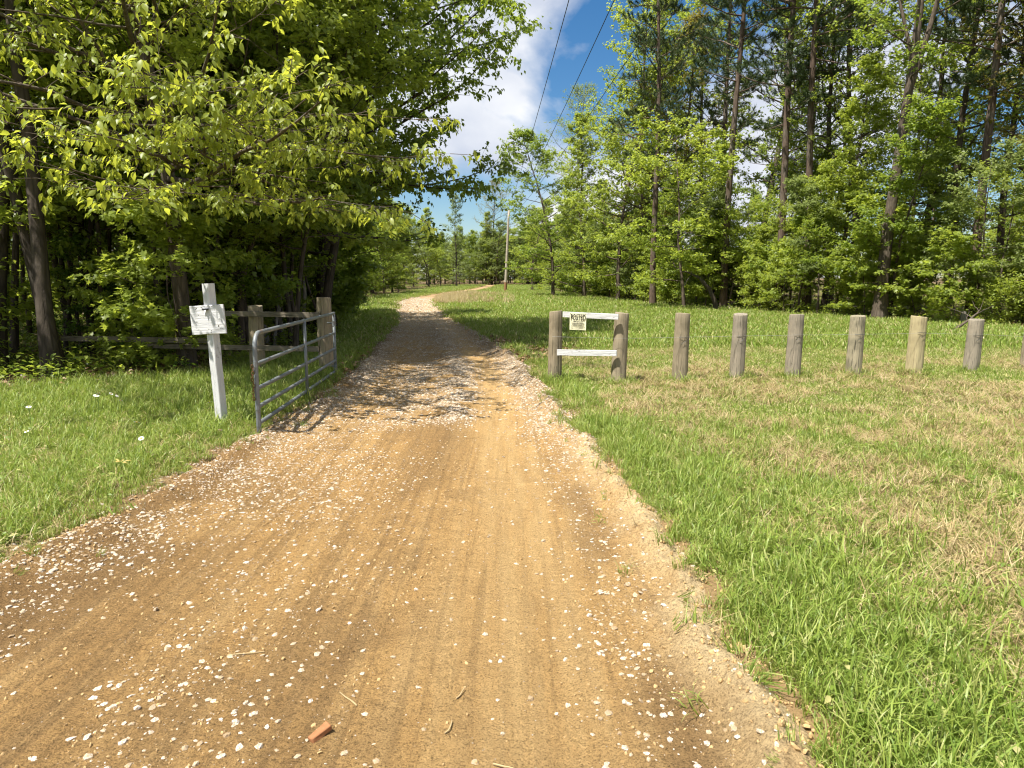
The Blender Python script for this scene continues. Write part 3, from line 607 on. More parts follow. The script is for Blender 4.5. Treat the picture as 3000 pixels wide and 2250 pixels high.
def grow_pine(seed, H=24, r0=0.24, cb=0.45, nb=60, L=3.2):
    r = np.random.default_rng(seed); g = Geo(); trunk = curve(r, (0, 0, -0.15), (0, 0, 1), H, 18, 0.012, (0, 0, 0.3)); f_ = np.linspace(0, 1, 18)
    g.tube(trunk, r0 * (1 - 0.8 * f_ ** 1.1) + 0.25 * r0 * np.exp(-f_ * H / 0.4), 10)
    P = []; D = []
    for i in range(nb):
        f = (i + r.random()) / nb; h = cb + (0.985 - cb) * f; p, _ = at(trunk, h); a = r.uniform(0, 6.28); e = -0.05 + 0.7 * f + r.normal(0, 0.15); ln = L * (1.05 - 0.7 * f) * r.uniform(0.55, 1.2) * (0.6 + 0.4 * min(1, f * 5))
        br = curve(r, p, (math.cos(a) * math.cos(e), math.sin(a) * math.cos(e), math.sin(e)), ln, 8, 0.10, (0, 0, 0.35)); g.tube(br, (0.014 * ln + 0.008) * (1 - 0.8 * np.linspace(0, 1, 8)), 4)
        for j in range(9):
            s = 0.3 + 0.7 * (j + r.random()) / 9; q, td = at(br, min(s, 0.99)); side = nrm(np.cross(td, [0, 0, 1])) * (1 if j % 2 else -1); sb = curve(r, q, nrm(td * 0.7 + side * 0.8 + [0, 0, 0.3]), ln * 0.32 * (1.2 - s) + 0.25, 4, 0.12, (0, 0, 0.5)); g.tube(sb, [0.008, 0.006, 0.005, 0.004], 3)
            for sp in (0.55, 0.8, 1.0): pp, dd = at(sb, min(sp, 0.999)); P.append(pp); D.append(dd)
    for h in np.linspace(0.12, cb, 9):      # dead stubs on the bare trunk
        p, _ = at(trunk, h); a = r.uniform(0, 6.28); g.tube(curve(r, p, (math.cos(a), math.sin(a), 0.1), r.uniform(0.3, 1.3), 4, 0.12), [0.02, 0.014, 0.009, 0.004], 4)
    P = np.array(P); D = np.array(D); nn = 26; n = len(P)
    nd = nrm(D[:, None] * 0.9 + r.normal(0, 0.75, (n, nn, 3))); b = np.repeat(P[:, None], nn, 1) + D[:, None] * r.uniform(-0.12, 0.05, (n, nn, 1)); ln = r.uniform(0.16, 0.28, (n, nn, 1))
    sd = nrm(np.cross(nd, r.normal(0, 1, (n, nn, 3)))) * 0.0125
    V = np.stack([b - sd, b + sd, b + nd * ln], 2).reshape(-1, 3); F = np.arange(len(V)).reshape(-1, 3)
    t = Tree(); t.H = H; t.trunk = g.mesh('trunk', [BARK['pine']], True); t.crown = mk_mesh('crown', V, [F], [LEAF['needle']], {'rnd': np.repeat(r.random(n * nn), 3)}); return t

COLW = dict(spring='yellow green', mid='mid green', dark='dark green', olive='olive brown', pale='pale green')
LAND_R = [(1128, 'beside the nearer utility pole'), (1230, 'under the feathery pale tree'), (1300, 'near the bright corner tree'), (1380, 'behind the POSTED sign frame'), (1530, 'behind the first round post'), (1652, 'behind the second round post'), (1778, 'behind the third round post'), (1908, 'behind the blotched fourth post'), (2035, 'behind the yellowish post'), (2155, 'behind the last grey post'), (9999, 'at the right edge')]
LAND_L = [(60, 'at the left edge'), (160, 'by the twin trunks'), (300, 'above the long fence rail'), (400, 'by the nearest left tree'), (520, 'behind the white sign board'), (620, 'behind the inner fence post'), (740, 'behind the open gate'), (820, 'under the overhanging tree'), (900, 'beside the bend of the drive'), (1060, 'past the bend of the drive'), (1128, 'behind the utility poles')]
def auto_label(name, x, y, leaf, sc, far):
    px = 1106 + 1534 * x / max(y, 1.0); land = next((w for lim, w in (LAND_L if px < 1060 else LAND_R) if px < lim), 'at the left edge'); kind = name.replace('_', ' ')
    edge = (float(np.interp(y, _WLY, _WLX)) - x) if px < 1106 else (x - float(np.interp(y, _WRY, _WRX)))
    depth = 'far row' if far else 'front row' if edge < 2.5 else 'second row' if edge < 7 else 'deep inside'
    size = 'small' if sc < 0.78 else 'tall' if sc > 1.02 else 'medium'
    return ('%s %s %s, %s, %s' % (size, COLW.get(leaf, 'dark needled'), kind, depth, land)).strip()
def put(proto, name, label, cat, x, y, sc=1.0, rz=None, leaf=None, bark=None, group=None, zs=1.0, tilt=(0, 0)):
    rz = rng.uniform(0, 6.28) if rz is None else rz
    if group: label = auto_label(name, x, y, leaf, sc, y > 105)
    e = thing(name, label, cat, (x, y, float(ground_z(np.array(x), np.array(y)))), (tilt[0], tilt[1], rz), group, (sc, sc, sc * zs))
    for nm, me, mt in (('trunk', proto.trunk, BARK.get(bark)), ('crown', proto.crown, LEAF.get(leaf))):
        o = obj(nm, me, e)
        if mt: o.material_slots[0].link = 'OBJECT'; o.material_slots[0].material = mt
    return e

# prototypes
BROAD = [finish(grow(201, 17, 0.19, 0.24, 34, 4.2, nsub=7, ntw=7, nleaf=6, ls=0.15), 'brown', 'mid'),
         finish(grow(202, 19, 0.22, 0.30, 36, 4.6, nsub=7, ntw=7, nleaf=6, ls=0.15, elev=(0.1, 1.0)), 'brown', 'mid'),
         finish(grow(203, 15, 0.15, 0.16, 34, 3.4, nsub=7, ntw=7, nleaf=7, ls=0.14, shape=shape_cone, elev=(0.0, 0.9)), 'dark', 'mid')]
UNDER = [finish(grow(211, 7, 0.07, 0.16, 22, 2.7, shape=shape_wide, elev=(-0.05, 0.5), nsub=7, ntw=8, nleaf=7, ls=0.14, flat=0.16, droop=0.25, wander=0.08, leafshape=LEAF2), 'brown', 'spring'),
         finish(grow(212, 9, 0.08, 0.20, 24, 2.5, shape=shape_cone, elev=(0.0, 0.7), nsub=7, ntw=8, nleaf=7, ls=0.14, flat=0.2, droop=0.3, wander=0.07), 'brown', 'spring'),
         finish(grow(213, 5, 0.045, 0.12, 18, 2.0, shape=shape_wide, elev=(0.0, 0.7), nsub=6, ntw=8, nleaf=8, ls=0.14, flat=0.2, droop=0.3, wander=0.09, leafshape=MAPLE), 'brown', 'spring')]
UNDER2 = finish(grow(214, 8.5, 0.07, 0.28, 24, 2.9, shape=shape_wide, elev=(0.0, 0.6), nsub=7, ntw=8, nleaf=6, ls=0.14, flat=0.2, droop=0.4, wander=0.07), 'brown', 'spring')
SAPL = [finish(grow(221, 2.6, 0.02, 0.08, 14, 1.0, shape=shape_wide, elev=(0.1, 0.9), nsub=4, ntw=5, nleaf=7, ls=0.12, flat=0.3, droop=0.3, wander=0.1, tk=5, leafshape=MAPLE), 'brown', 'spring'),
        finish(grow(222, 1.7, 0.014, 0.05, 14, 0.85, shape=shape_wide, elev=(0.2, 1.0), nsub=4, ntw=5, nleaf=6, ls=0.10, flat=0.35, droop=0.2, wander=0.12, tk=5), 'brown', 'mid'),
        finish(grow(223, 3.8, 0.03, 0.12, 16, 1.2, shape=shape_cone, elev=(0.0, 0.8), nsub=4, ntw=6, nleaf=7, ls=0.12, flat=0.25, droop=0.35, wander=0.08, tk=5), 'brown', 'spring')]
SLIM = [finish(grow(231, 14, 0.09, 0.35, 20, 2.0, nsub=5, ntw=5, nleaf=4, ls=0.13, flat=0.3, wander=0.05), 'brown', 'mid'),
        finish(grow(232, 11, 0.06, 0.22, 18, 1.7, nsub=4, ntw=5, nleaf=4, ls=0.13, flat=0.25, wander=0.08), 'dark', 'mid'),
        finish(grow(233, 9, 0.045, 0.12, 18, 1.5, nsub=4, ntw=4, nleaf=5, ls=0.12, flat=0.25, wander=0.10, lean=(0.12, 0.05)), 'dark', 'mid')]
PINE = [grow_pine(241, 25, 0.20, 0.36, 70, 3.3), grow_pine(242, 23, 0.18, 0.45, 56, 3.0)]
EDGE = [finish(grow(261, 14, 0.15, 0.07, 44, 3.4, nsub=7, ntw=7, nleaf=8, ls=0.15, shape=shape_cone, elev=(-0.05, 0.9), flat=0.4), 'brown', 'spring'),
        finish(grow(262, 12, 0.13, 0.08, 42, 3.6, nsub=7, ntw=7, nleaf=8, ls=0.15, shape=shape_round, elev=(-0.05, 0.9), flat=0.35), 'brown', 'spring')]
SPARSE = finish(grow(251, 20, 0.22, 0.35, 40, 4.6, nsub=8, ntw=7, nleaf=4, ls=0.13, elev=(0.2, 1.1), droop=0.2, twigs=False), 'pale', 'pale')

# --- the front left tree with long drooping leaves
ex = [(3.3, (0.33, -0.94, -0.04), 5.8, 7), (3.4, (0.51, -0.85, -0.04), 6.2, 8), (3.9, (0.30, -0.95, -0.02), 5.8, 7), (3.2, (0.78, -0.62, -0.06), 5.4, 7), (3.6, (0.45, -0.88, -0.04), 5.6, 7),
      (3.6, (0.6, -0.8, 0.14), 5.2, 8), (3.5, (0.35, -0.93, 0.13), 5.4, 8), (3.9, (0.05, -1, 0.14), 5.0, 7), (3.8, (-0.4, -0.9, 0.14), 4.6, 6), (3.9, (0.85, -0.5, 0.12), 4.8, 8), (4.2, (0.75, -0.65, 0.1), 5.2, 8), (4.6, (0.45, -0.9, 0.12), 5.6, 8), (4.8, (-0.15, -0.95, 0.15), 4.6, 7),
      (5.2, (0.62, -0.75, 0.15), 5.0, 8), (5.6, (0.2, -0.95, 0.2), 4.4, 7), (5.0, (-0.6, -0.75, 0.15), 4.4, 6), (6.4, (0.75, -0.6, 0.2), 4.6, 8), (6.8, (0.1, -0.95, 0.25), 3.4, 7), (7.6, (0.6, -0.75, 0.2), 3.8, 8), (8.2, (0.9, -0.3, 0.2), 5.0, 8), (9.2, (0.7, 0.5, 0.2), 5.0, 8)]
HERO = grow(301, 15, 0.145, 0.46, 18, 3.8, nsub=7, ntw=8, tw=0.5, nleaf=12, ls=0.10, droop=0.95, flat=0.35, leafshape=LEAF8, extra=ex, twigs=True, wander=0.03, upsp=0.1)
hx, hy = -5.75, 12.5
wp = HERO.P + np.array([hx, hy, 0]); dist = np.linalg.norm(wp - np.array([0, 0, 1.6]), axis=1); inview = (np.abs(wp[:, 0]) < 0.72 * wp[:, 1]) & ((wp[:, 2] - 1.6) < 0.36 * wp[:, 1])
hb = np.argsort(dist + 100 * ~inview)[:300]
finish(HERO, 'brown', 'hickory', hb)
he = put(HERO, 'hickory_tree', 'nearest tree on the left with large drooping bright green leaves, behind the fence rail', 'tree', hx, hy, 1.0, 0.0)
hc = [c for c in he.children if c.name.startswith('crown')][0]
lf_meshes = [leaf_array('leaf', np.zeros((1, 3)), np.array([[0, 1.0, 0]]), np.array([[0, 0, 1.0]]), [1.0], LEAF8, LEAF['hickory'], np.array([q])) for q in (0.3, 0.5, 0.7, 0.9)]
for q, k in enumerate(hb):
    d = nrm(HERO.D[k]); xx = nrm(np.cross(d, nrm(HERO.N[k]))); zz = np.cross(xx, d); m = Matrix(np.stack([xx, d, zz], -1).tolist())
    obj('leaf', lf_meshes[q % 4], hc, None, HERO.P[k], m.to_euler(), float(HERO.S[k]))

# --- the large tree that overhangs the road
ov = [(5.0, (0.95, 0.0, 0.30), 5.6, 10), (6.2, (0.9, -0.35, 0.35), 6.0, 11), (7.2, (0.95, 0.25, 0.25), 5.8, 11), (8.4, (0.95, -0.2, 0.25), 4.4, 10), (9.5, (0.9, 0.3, 0.3), 4.0, 9), (10.5, (0.95, -0.1, 0.3), 3.4, 8), (5.6, (0.95, -0.15, 0.15), 5.4, 11), (7.0, (0.85, -0.5, 0.2), 5.0, 10), (4.6, (0.98, 0.1, 0.12), 5.0, 10), (4.4, (0.75, -0.65, 0.1), 5.0, 9), (4.0, (0.5, -0.85, 0.05), 4.6, 8), (5.6, (0.7, 0.7, 0.2), 5.0, 9), (6.6, (0.45, -0.85, 0.3), 5.2, 9)]
OVER = finish(grow(302, 17, 0.17, 0.22, 34, 3.8, nsub=8, ntw=9, nleaf=9, ls=0.13, droop=0.9, flat=0.45, extra=ov, lean=(0.10, 0)), 'dark', 'mid')
put(OVER, 'maple_tree', 'large tree whose leafy limbs overhang the gravel drive against the white cloud', 'tree', -5.5, 20.3, 1.0, 0.0)

def tx(px, py):      # a pixel of the photograph (2212 wide) to a spot on flat ground
    f = 1534.0; p = R_(8.5); u = px - 1106; v = py - 829.5; t = 1.6 / (f * math.sin(p) + v * math.cos(p)); return t * u, t * (f * math.cos(p) - v * math.sin(p))

# --- left wood, front trees
put(SLIM[0], 'broadleaf_tree', 'front trunk of the dark twin pair at the left end of the fence rail', 'tree', -7.38, 11.3, 1.45, 0.6, 'mid', 'dark')
put(SLIM[0], 'broadleaf_tree', 'rear trunk of the dark twin pair at the left end of the fence rail', 'tree', -7.75, 12.1, 1.3, 2.0, 'mid', 'dark', tilt=(0.0, 0.06))
put(SLIM[0], 'leaning_tree', 'dark leaning trunk at the left edge of the photo beside the wood', 'tree', -8.75, 12.0, 1.5, 1.2, 'dark', 'dark', tilt=(0, 0.22))
put(BROAD[2], 'broadleaf_tree', 'dark twin-stemmed tree right behind the gate hinge post', 'tree', -4.75, 17.8, 0.85, 0.3, 'mid', 'dark', tilt=(0, 0.12))
put(SLIM[1], 'slender_tree', 'slender tree with pale trunk at the edge of the grass verge past the gate', 'tree', -7.0, 31.5, 0.9, None, 'mid', 'pale')
put(BROAD[1], 'broadleaf_tree', 'tall dark tree between the fence and the overhanging tree', 'tree', -6.9, 15.6, 0.85, 1.3, 'mid', 'dark')
put(UNDER[0], 'understory_tree', 'low spreading tree in the shade behind the white sign board', 'tree', -5.6, 15.2, 0.95, 1.0, 'mid', 'dark')
put(UNDER[1], 'understory_tree', 'small leafy tree behind the fence between the twin trunks and the sign', 'tree', -8.6, 14.4, 1.0, 2.0, 'mid', 'dark')
put(UNDER[0], 'understory_tree', 'low spreading tree crossing the left edge of the photo', 'tree', -10.2, 12.6, 1.0, 4.0, 'spring', 'dark')
put(UNDER[2], 'understory_tree', 'bushy small tree on the left bank just past the gate', 'tree', -5.9, 22.5, 1.2, None, 'mid', 'dark')
for x, y, sc, lf, lb in ((-6.7, 13.7, 1.0, 'spring', 'small tree with bright layered leaves just behind the nearest left tree'), (-9.4, 13.3, 1.1, 'spring', 'small bright tree left of the twin trunks, behind the rail'), (-11.8, 14.2, 1.0, 'mid', 'small tree by the leaning trunk at the left edge'), (-4.6, 14.9, 0.9, 'spring', 'small bright tree right behind the fence posts'),
        (-8.1, 16.4, 1.15, 'spring', 'taller understory tree seen between the twin trunks and the nearest left tree'), (-11.0, 17.6, 1.1, 'mid', 'understory tree deep behind the twin trunks'), (-6.0, 18.2, 1.2, 'spring', 'understory tree behind the gate, left of the overhanging tree'), (-13.5, 19.0, 1.2, 'spring', 'understory tree far back at the left edge'), (-5.1, 16.4, 1.0, 'spring', 'understory tree just left of the dark twin-stemmed tree'), (-5.6, 22.6, 1.1, 'mid', 'understory tree on the verge behind the overhanging tree'), (-6.6, 25.5, 1.2, 'spring', 'understory tree at the verge, second past the overhanging tree'), (-8.2, 20.0, 1.25, 'spring', 'understory tree behind the inner fence post, deep in shade')):
    put(UNDER2, 'understory_tree', lb, 'tree', x, y, sc, None, lf, 'dark')
for i, (px, py, k, sc, bk) in enumerate(((520, 752, 0, 0.9, 'dark'), (575, 745, 0, 1.1, 'pale'), (612, 738, 1, 1.1, 'pale'), (640, 748, 1, 0.9, 'dark'), (345, 757, 0, 1.2, 'dark'), (290, 770, 1, 1.0, 'dark'), (255, 752, 2, 1.1, 'dark'), (200, 760, 1, 1.1, 'dark'), (160, 742, 0, 1.0, 'brown'), (470, 735, 1, 0.9, 'brown'), (680, 722, 0, 0.9, 'dark'), (430, 742, 2, 1.1, 'dark'), (543, 758, 1, 0.9, 'brown'), (592, 752, 2, 1.0, 'pale'), (657, 738, 1, 0.9, 'pale'), (704, 730, 2, 0.9, 'brown'), (500, 744, 1, 0.8, 'pale'), (452, 762, 2, 0.9, 'brown'), (382, 748, 1, 1.0, 'brown'), (322, 764, 2, 1.0, 'pale'), (228, 772, 1, 0.9, 'brown'), (142, 776, 2, 1.0, 'dark'))):
    x, y = tx(px, py); put(SLIM[k], 'slender_tree', 'slender trunk among the many in the shaded wood behind the fence rails', 'tree', x, y, sc, None, 'mid', bk, 'slender trunks behind the fence rails')
def free(x, y, pl, dmin): return all((x - a) ** 2 + (y - b) ** 2 > dmin ** 2 for a, b in pl)
pl = [(-5.75, 12.5), (-5, 20.3), (-7.4, 11.3), (-7.7, 12)]; cnt = 0
for tries in range(6000):
    y = 14 + 62 * rng.random() ** 1.5; l = float(np.interp(y, _WLY, _WLX)); x = l - 0.8 - (0.76 * y + 8 + l) * rng.random() if 0.76 * y + 8 + l > 0 else l - 1 - 6 * rng.random()
    if x < -0.80 * y - 7 or not free(x, y, pl, 1.6 if y < 26 else 2.6): continue
    if 19 < y < 38 and x < -9 and rng.random() < 0.6: continue
    pl.append((x, y)); cnt += 1; u = rng.random(); lf = ('mid', 'spring', 'spring', 'mid')[rng.integers(0, 4)]
    edge = l - x < 3.0
    if edge and y > 20 and u < 0.35: put(EDGE[rng.integers(0, 2)], 'broadleaf_tree', 'leafy edge tree branching to the ground along the left side of the drive', 'tree', x, y, rng.uniform(0.5, 0.95), None, ('spring', 'mid', 'mid')[rng.integers(0, 3)], None, 'low branched trees along the left side of the drive')
    elif edge and u < 0.65: put(UNDER[rng.integers(0, 3)], 'understory_tree', 'leafy understory tree along the left edge of the gravel drive', 'tree', x, y, rng.uniform(0.7, 1.15), None, 'spring' if rng.random() < 0.5 else 'mid', None, 'understory trees along the left side of the drive')
    elif u < 0.09: put(BROAD[rng.integers(0, 3)], 'broadleaf_tree', 'tall broadleaf tree deep in the wood on the left', 'tree', x, y, rng.uniform(0.75, 1.1), None, lf, 'dark' if rng.random() < 0.5 else 'brown', 'tall trees in the left wood')
    elif u < 0.68: put(SLIM[rng.integers(0, 3)], 'slender_tree', 'slim young tree deep in the wood on the left', 'tree', x, y, rng.uniform(0.7, 1.15), None, lf, ('dark', 'brown', 'pale')[rng.integers(0, 3)], 'slim trees in the left wood')
    else: put(UNDER[rng.integers(0, 3)], 'understory_tree', 'low leafy tree deep in the shade of the left wood', 'tree', x, y, rng.uniform(0.6, 1.0), None, lf, None, 'low trees in the left wood')
    if cnt >= 150: break
# --- right wood, front trees
RT = [(1552, 655, PINE[0], 'pine_tree', 'pine with the slimmer bare trunk, first from the left of the tall pines', 1.0, None),
      (1562, 665, PINE[1], 'pine_tree', 'pine with tall dark trunk rising above the layered understory tree', 1.08, None),
      (1680, 670, PINE[0], 'pine_tree', 'pine with rough brown trunk standing behind the third round post', 1.0, None),
      (1742, 672, PINE[1], 'pine_tree', 'darker pine trunk close to the right of the rough brown pine', 1.1, None),
      (2095, 688, PINE[0], 'pine_tree', 'pine nearest the right edge with spreading dark needle boughs', 0.95, None)]
for px, py, pr, nm, lb, sc, lf in RT:
    x, y = tx(px, py); put(pr, nm, lb, 'pine tree', x, y, sc, None)
OAK = finish(grow(311, 21, 0.25, 0.42, 30, 3.8, nsub=6, ntw=7, nleaf=7, ls=0.15, fork=[(0.40, 0.22, 0.0, 0.72), (0.46, 0.3, 2.6, 0.5)], droop=0.3, wander=0.02), 'brown', 'mid')
x, y = tx(1900, 690); put(OAK, 'oak_tree', 'thick oak trunk that forks high up, behind the fourth and fifth posts', 'tree', x, y, 1.0, 0.0)
x, y = tx(1478, 667); put(grow and UNDER[0], 'understory_tree', 'wide layered light green tree spreading at the front of the right wood', 'tree', x, y, 1.35, 0.5, 'spring')
x, y = tx(1335, 650); put(EDGE[1], 'broadleaf_tree', 'tall bright green tree at the left corner of the right wood', 'tree', x, y, 1.2, 1.0, 'spring', zs=1.12)
x, y = tx(1262, 643); put(EDGE[0], 'broadleaf_tree', 'bushy light green tree between the corner tree and the rounded tree', 'tree', x, y, 1.0, 2.0, 'spring')
x, y = tx(1440, 650); put(BROAD[1], 'broadleaf_tree', 'tall tree with yellowish brown young leaves beside the pines', 'tree', x, y, 1.0, 1.0, 'olive', 'brown')
x, y = tx(1195, 640); put(EDGE[1], 'broadleaf_tree', 'rounded mid green tree in front of the feathery pale tree', 'tree', x, y, 1.2, 3.0, 'mid')
x, y = tx(1235, 634); put(SPARSE, 'broadleaf_tree', 'feathery pale tree with thin foliage rising above its neighbours near the power lines', 'tree', x + 1, y + 4, 1.05, 1.0)
x, y = tx(1385, 652); put(PINE[0], 'pine_tree', 'pine whose dark boughs stick out against the blue sky by the wires', 'pine tree', x - 0.4, y - 6, 0.92, 1.0)
x, y = tx(1150, 628); put(EDGE[1], 'broadleaf_tree', 'light green tree at the far end of the right wood edge', 'tree', x, y, 0.95, 1.0, 'spring')
for i in range(76):      # leafy front of the right wood
    y = 20 + 68 * ((i + rng.random()) / 76) ** 1.25; x = float(np.interp(y, _WRY, _WRX)) + rng.uniform(0.2, 2.6); u = rng.random()
    if u < 0.16 and y > 27: put(EDGE[rng.integers(0, 2)], 'broadleaf_tree', 'low branched leafy tree in the sunlit front of the right wood', 'tree', x + 1, y, rng.uniform(0.5, 0.85), None, ('spring', 'spring', 'mid', 'pale')[rng.integers(0, 4)], None, 'low branched trees in the front of the right wood')
    elif u < 0.78: put(UNDER[rng.integers(0, 3)], 'understory_tree', 'light green understory tree along the front edge of the right wood', 'tree', x, y, rng.uniform(0.6, 0.98), None, ('spring', 'spring', 'pale', 'mid')[rng.integers(0, 4)], None, 'understory trees along the right wood edge')
    else: put(SAPL[rng.integers(0, 3)], 'sapling', 'bright young sapling at the foot of the right wood', 'sapling', x - 0.5, y, rng.uniform(0.8, 1.3), None, 'spring', None, 'saplings along the right wood edge')
for i, (px, py, k, sc, lf, lb) in enumerate(((1500, 656, 0, 1.25, 'spring', 'tall airy yellow green tree just right of the brownish tree'), (1630, 664, 1, 1.15, 'mid', 'tall green tree between the second and third pine trunks'), (1790, 676, 0, 1.1, 'spring', 'tall airy tree just right of the darker pine trunk'), (1850, 680, 1, 1.0, 'spring', 'tall leafy tree left of the forked oak'),
        (1975, 684, 0, 1.05, 'mid', 'tall leafy tree right of the forked oak'), (2040, 690, 1, 0.95, 'spring', 'tall bright tree between the oak and the last pine'), (2150, 694, 0, 0.95, 'spring', 'tall bright tree right of the last pine'), (2215, 700, 1, 0.9, 'mid', 'tall tree at the right edge of the photo'), (1395, 650, 0, 1.2, 'spring', 'tall bright tree left of the brownish tree'), (1372, 646, 1, 1.15, 'mid', 'tall mid green tree behind the corner tree'))):
    x, y = tx(px, py); f_b = 1.16 if px > 1450 else 1.0; put(BROAD[k], 'broadleaf_tree', lb, 'tree', x * f_b, y * f_b, sc, None, lf)
pr_ = [tx(a[0], a[1]) for a in RT] + [tx(1900, 690), tx(1478, 667), tx(1340, 650), tx(1440, 650), tx(1185, 640)]; cnt = 0
for tries in range(6000):
    y = 19 + 75 * rng.random() ** 1.3; l = float(np.interp(y, _WRY, _WRX)); x = l + 0.6 + (0.76 * y + 7 - l) * rng.random() ** 1.25
    if x > 0.78 * y + 7 or x < l + 0.5 or not free(x, y, pr_, 1.9 if x - l < 6 else 2.6): continue
    pr_.append((x, y)); cnt += 1; u = rng.random(); depth = x - l
    if depth < 3.5:
        if u < 0.62: put(UNDER[rng.integers(0, 3)], 'understory_tree', 'light green understory tree along the front edge of the right wood', 'tree', x, y, rng.uniform(0.6, 1.05), None, ('spring', 'spring', 'mid', 'pale')[rng.integers(0, 4)], None, 'understory trees along the right wood edge')
        else: put(SAPL[rng.integers(0, 3)], 'sapling', 'bright young sapling at the foot of the right wood', 'sapling', x, y, rng.uniform(0.8, 1.3), None, 'spring', None, 'saplings along the right wood edge')
    elif u < 0.15: put(PINE[rng.integers(0, 2)], 'pine_tree', 'tall pine standing back inside the right wood', 'pine tree', x, y, rng.uniform(0.85, 1.1), None, None, None, 'pines inside the right wood')
    elif u < 0.50: put((BROAD + EDGE)[rng.integers(0, 5)], 'broadleaf_tree', 'broadleaf tree standing back inside the right wood', 'tree', x, y, rng.uniform(0.7, 0.95), None, ('mid', 'spring', 'olive', 'dark')[rng.integers(0, 4)], None, 'broadleaf trees inside the right wood')
    else: put(UNDER[rng.integers(0, 2)], 'understory_tree', 'leafy low tree in the shade inside the right wood', 'tree', x, y, rng.uniform(0.7, 1.0), None, ('mid', 'spring')[rng.integers(0, 2)], None, 'low trees inside the right wood')
    if cnt >= 74: break
for i in range(34):
    y = 21 + 45 * rng.random(); x = float(np.interp(y, _WRY, _WRX)) + rng.uniform(0.3, 6.5)
    put(SAPL[rng.integers(0, 3)], 'sapling', '', 'sapling', x, y, rng.uniform(0.8, 1.35), None, ('spring', 'mid', 'spring')[rng.integers(0, 3)], None, 'saplings along the right wood edge')
# --- far trees closing the view past the poles
x, y = tx(1088, 612); put(SPARSE, 'broadleaf_tree', 'nearly bare spreading tree behind the taller utility pole', 'tree', x - 1, 150, 1.05, 1.0, 'olive', 'dark')
for i in range(95):
    y = rng.uniform(112, 185); x = rng.uniform(-36, 26)
    if -9 < x < 6 and y < 145: y += 30
    put((BROAD[2:] + EDGE * 2)[rng.integers(0, 5)], 'broadleaf_tree', 'distant green tree in the row closing the far end of the clearing', 'tree', x, y, rng.uniform(0.72, 1.08), None, ('spring', 'spring', 'pale', 'mid', 'spring')[rng.integers(0, 5)], None, 'far trees beyond the utility poles')
for i in range(16):
    put(EDGE[i % 2], 'broadleaf_tree', '', 'tree', -17 + i * 0.85, rng.uniform(138, 168), rng.uniform(0.6, 0.85), None, ('spring', 'mid', 'pale')[i % 3], None, 'far trees beyond the utility poles')
for i in range(34):
    y = rng.uniform(118, 200); x = rng.uniform(-30, 20)
    if -9 < x < 6 and y < 150: y += 40
    put(UNDER[rng.integers(0, 2)], 'understory_tree', 'low distant tree filling the foot of the far row', 'tree', x, y, rng.uniform(1.1, 1.7), None, ('spring', 'mid')[rng.integers(0, 2)], None, 'low trees at the foot of the far row')
for i in range(26):
    y = rng.uniform(70, 104); x = float(np.interp(y, _WLY, _WLX)) - rng.uniform(0.5, 12)
    put(EDGE[rng.integers(0, 2)], 'broadleaf_tree', 'sunlit tree on the far left bend of the drive', 'tree', x, y, rng.uniform(0.5, 0.82), None, ('spring', 'mid', 'spring')[rng.integers(0, 3)], None, 'trees at the far bend of the drive')
# --- saplings on the left verge and in the wood front
for i in range(46):
    y = 11.5 + 30 * rng.random() ** 1.5; x = float(np.interp(y, _WLY, _WLX)) - 0.2 - 9 * rng.random() ** 1.3
    put(SAPL[rng.integers(0, 3)], 'sapling', 'knee to head high sapling in the shaded undergrowth on the left', 'sapling', x, y, rng.uniform(0.5, 1.0), None, ('mid', 'dark', 'spring')[rng.integers(0, 3)], None, 'saplings under the left wood')

# ------------------------------------------------------------------ undergrowth and leaf litter
def herb(seed, h, mat, n=12, s=0.09):
    r = np.random.default_rng(seed); P = r.normal(0, 0.13, (n, 3)); P[:, 2] = r.uniform(0.25, 1, n) * h; a = r.uniform(0, 6.28, n)
    return leaf_array('herb', P, np.stack([np.cos(a), np.sin(a), r.uniform(-0.5, 0.3, n)], -1), np.array([0, 0, 1]) + r.normal(0, 0.35, (n, 3)), r.uniform(0.6, 1.3, n) * s, LEAF8, mat, r.random(n))
HERBS = [herb(1, 0.25, LEAF['mid']), herb(2, 0.4, LEAF['mid'], 16), herb(3, 0.18, LEAF['dark']), herb(4, 0.3, LEAF['spring'], 14, 0.08)]
n = 16000; y = 9 + 42 * rng.random(n) ** 1.4; x = rng.uniform(-1, 1, n) * (0.78 * y + 4); k = rng.random(n) < wood_mask(x, y) * 0.75 * sst(0.3, 0.55, fbm(x * 0.7, y * 0.7, 3) + 0.08); x = x[k]; y = y[k]; n = len(x)
scatter('undergrowth', 'low leafy green undergrowth covering the floor of the woods', np.stack([x, y, ground_z(x, y)], -1), np.stack([rng.normal(0, 0.1, n), rng.normal(0, 0.1, n), rng.uniform(0, 6.28, n)], -1), rng.uniform(0.6, 1.4, n), rng.integers(0, 4, n), HERBS)
DEAD = [leaf_array('dead_leaf', np.zeros((1, 3)), np.array([[0, 1.0, 0.1]]), np.array([[0.1, 0, 1.0]]), [1.0], (LEAF8[0] * np.array([1.5, 1, 2.6]), LEAF8[1]), M_LITTER, np.array([q])) for q in (0.1, 0.4, 0.7, 1.0)]
n = 26000; y = 8.5 + 24 * rng.random(n) ** 1.3; x = rng.uniform(-1, 1, n) * (0.78 * y + 2); k = rng.random(n) < wood_mask(x, y) * 0.85; x = x[k]; y = y[k]
ya = rng.uniform(13.5, 19.5, 1900); xa = xr(ya) + 0.05 + np.abs(rng.normal(0, 0.75, 1900)) * sst(13, 16, ya); yb = rng.uniform(10.6, 30, 1500); xb = xl(yb) - np.abs(rng.normal(0, 0.5, 1500))
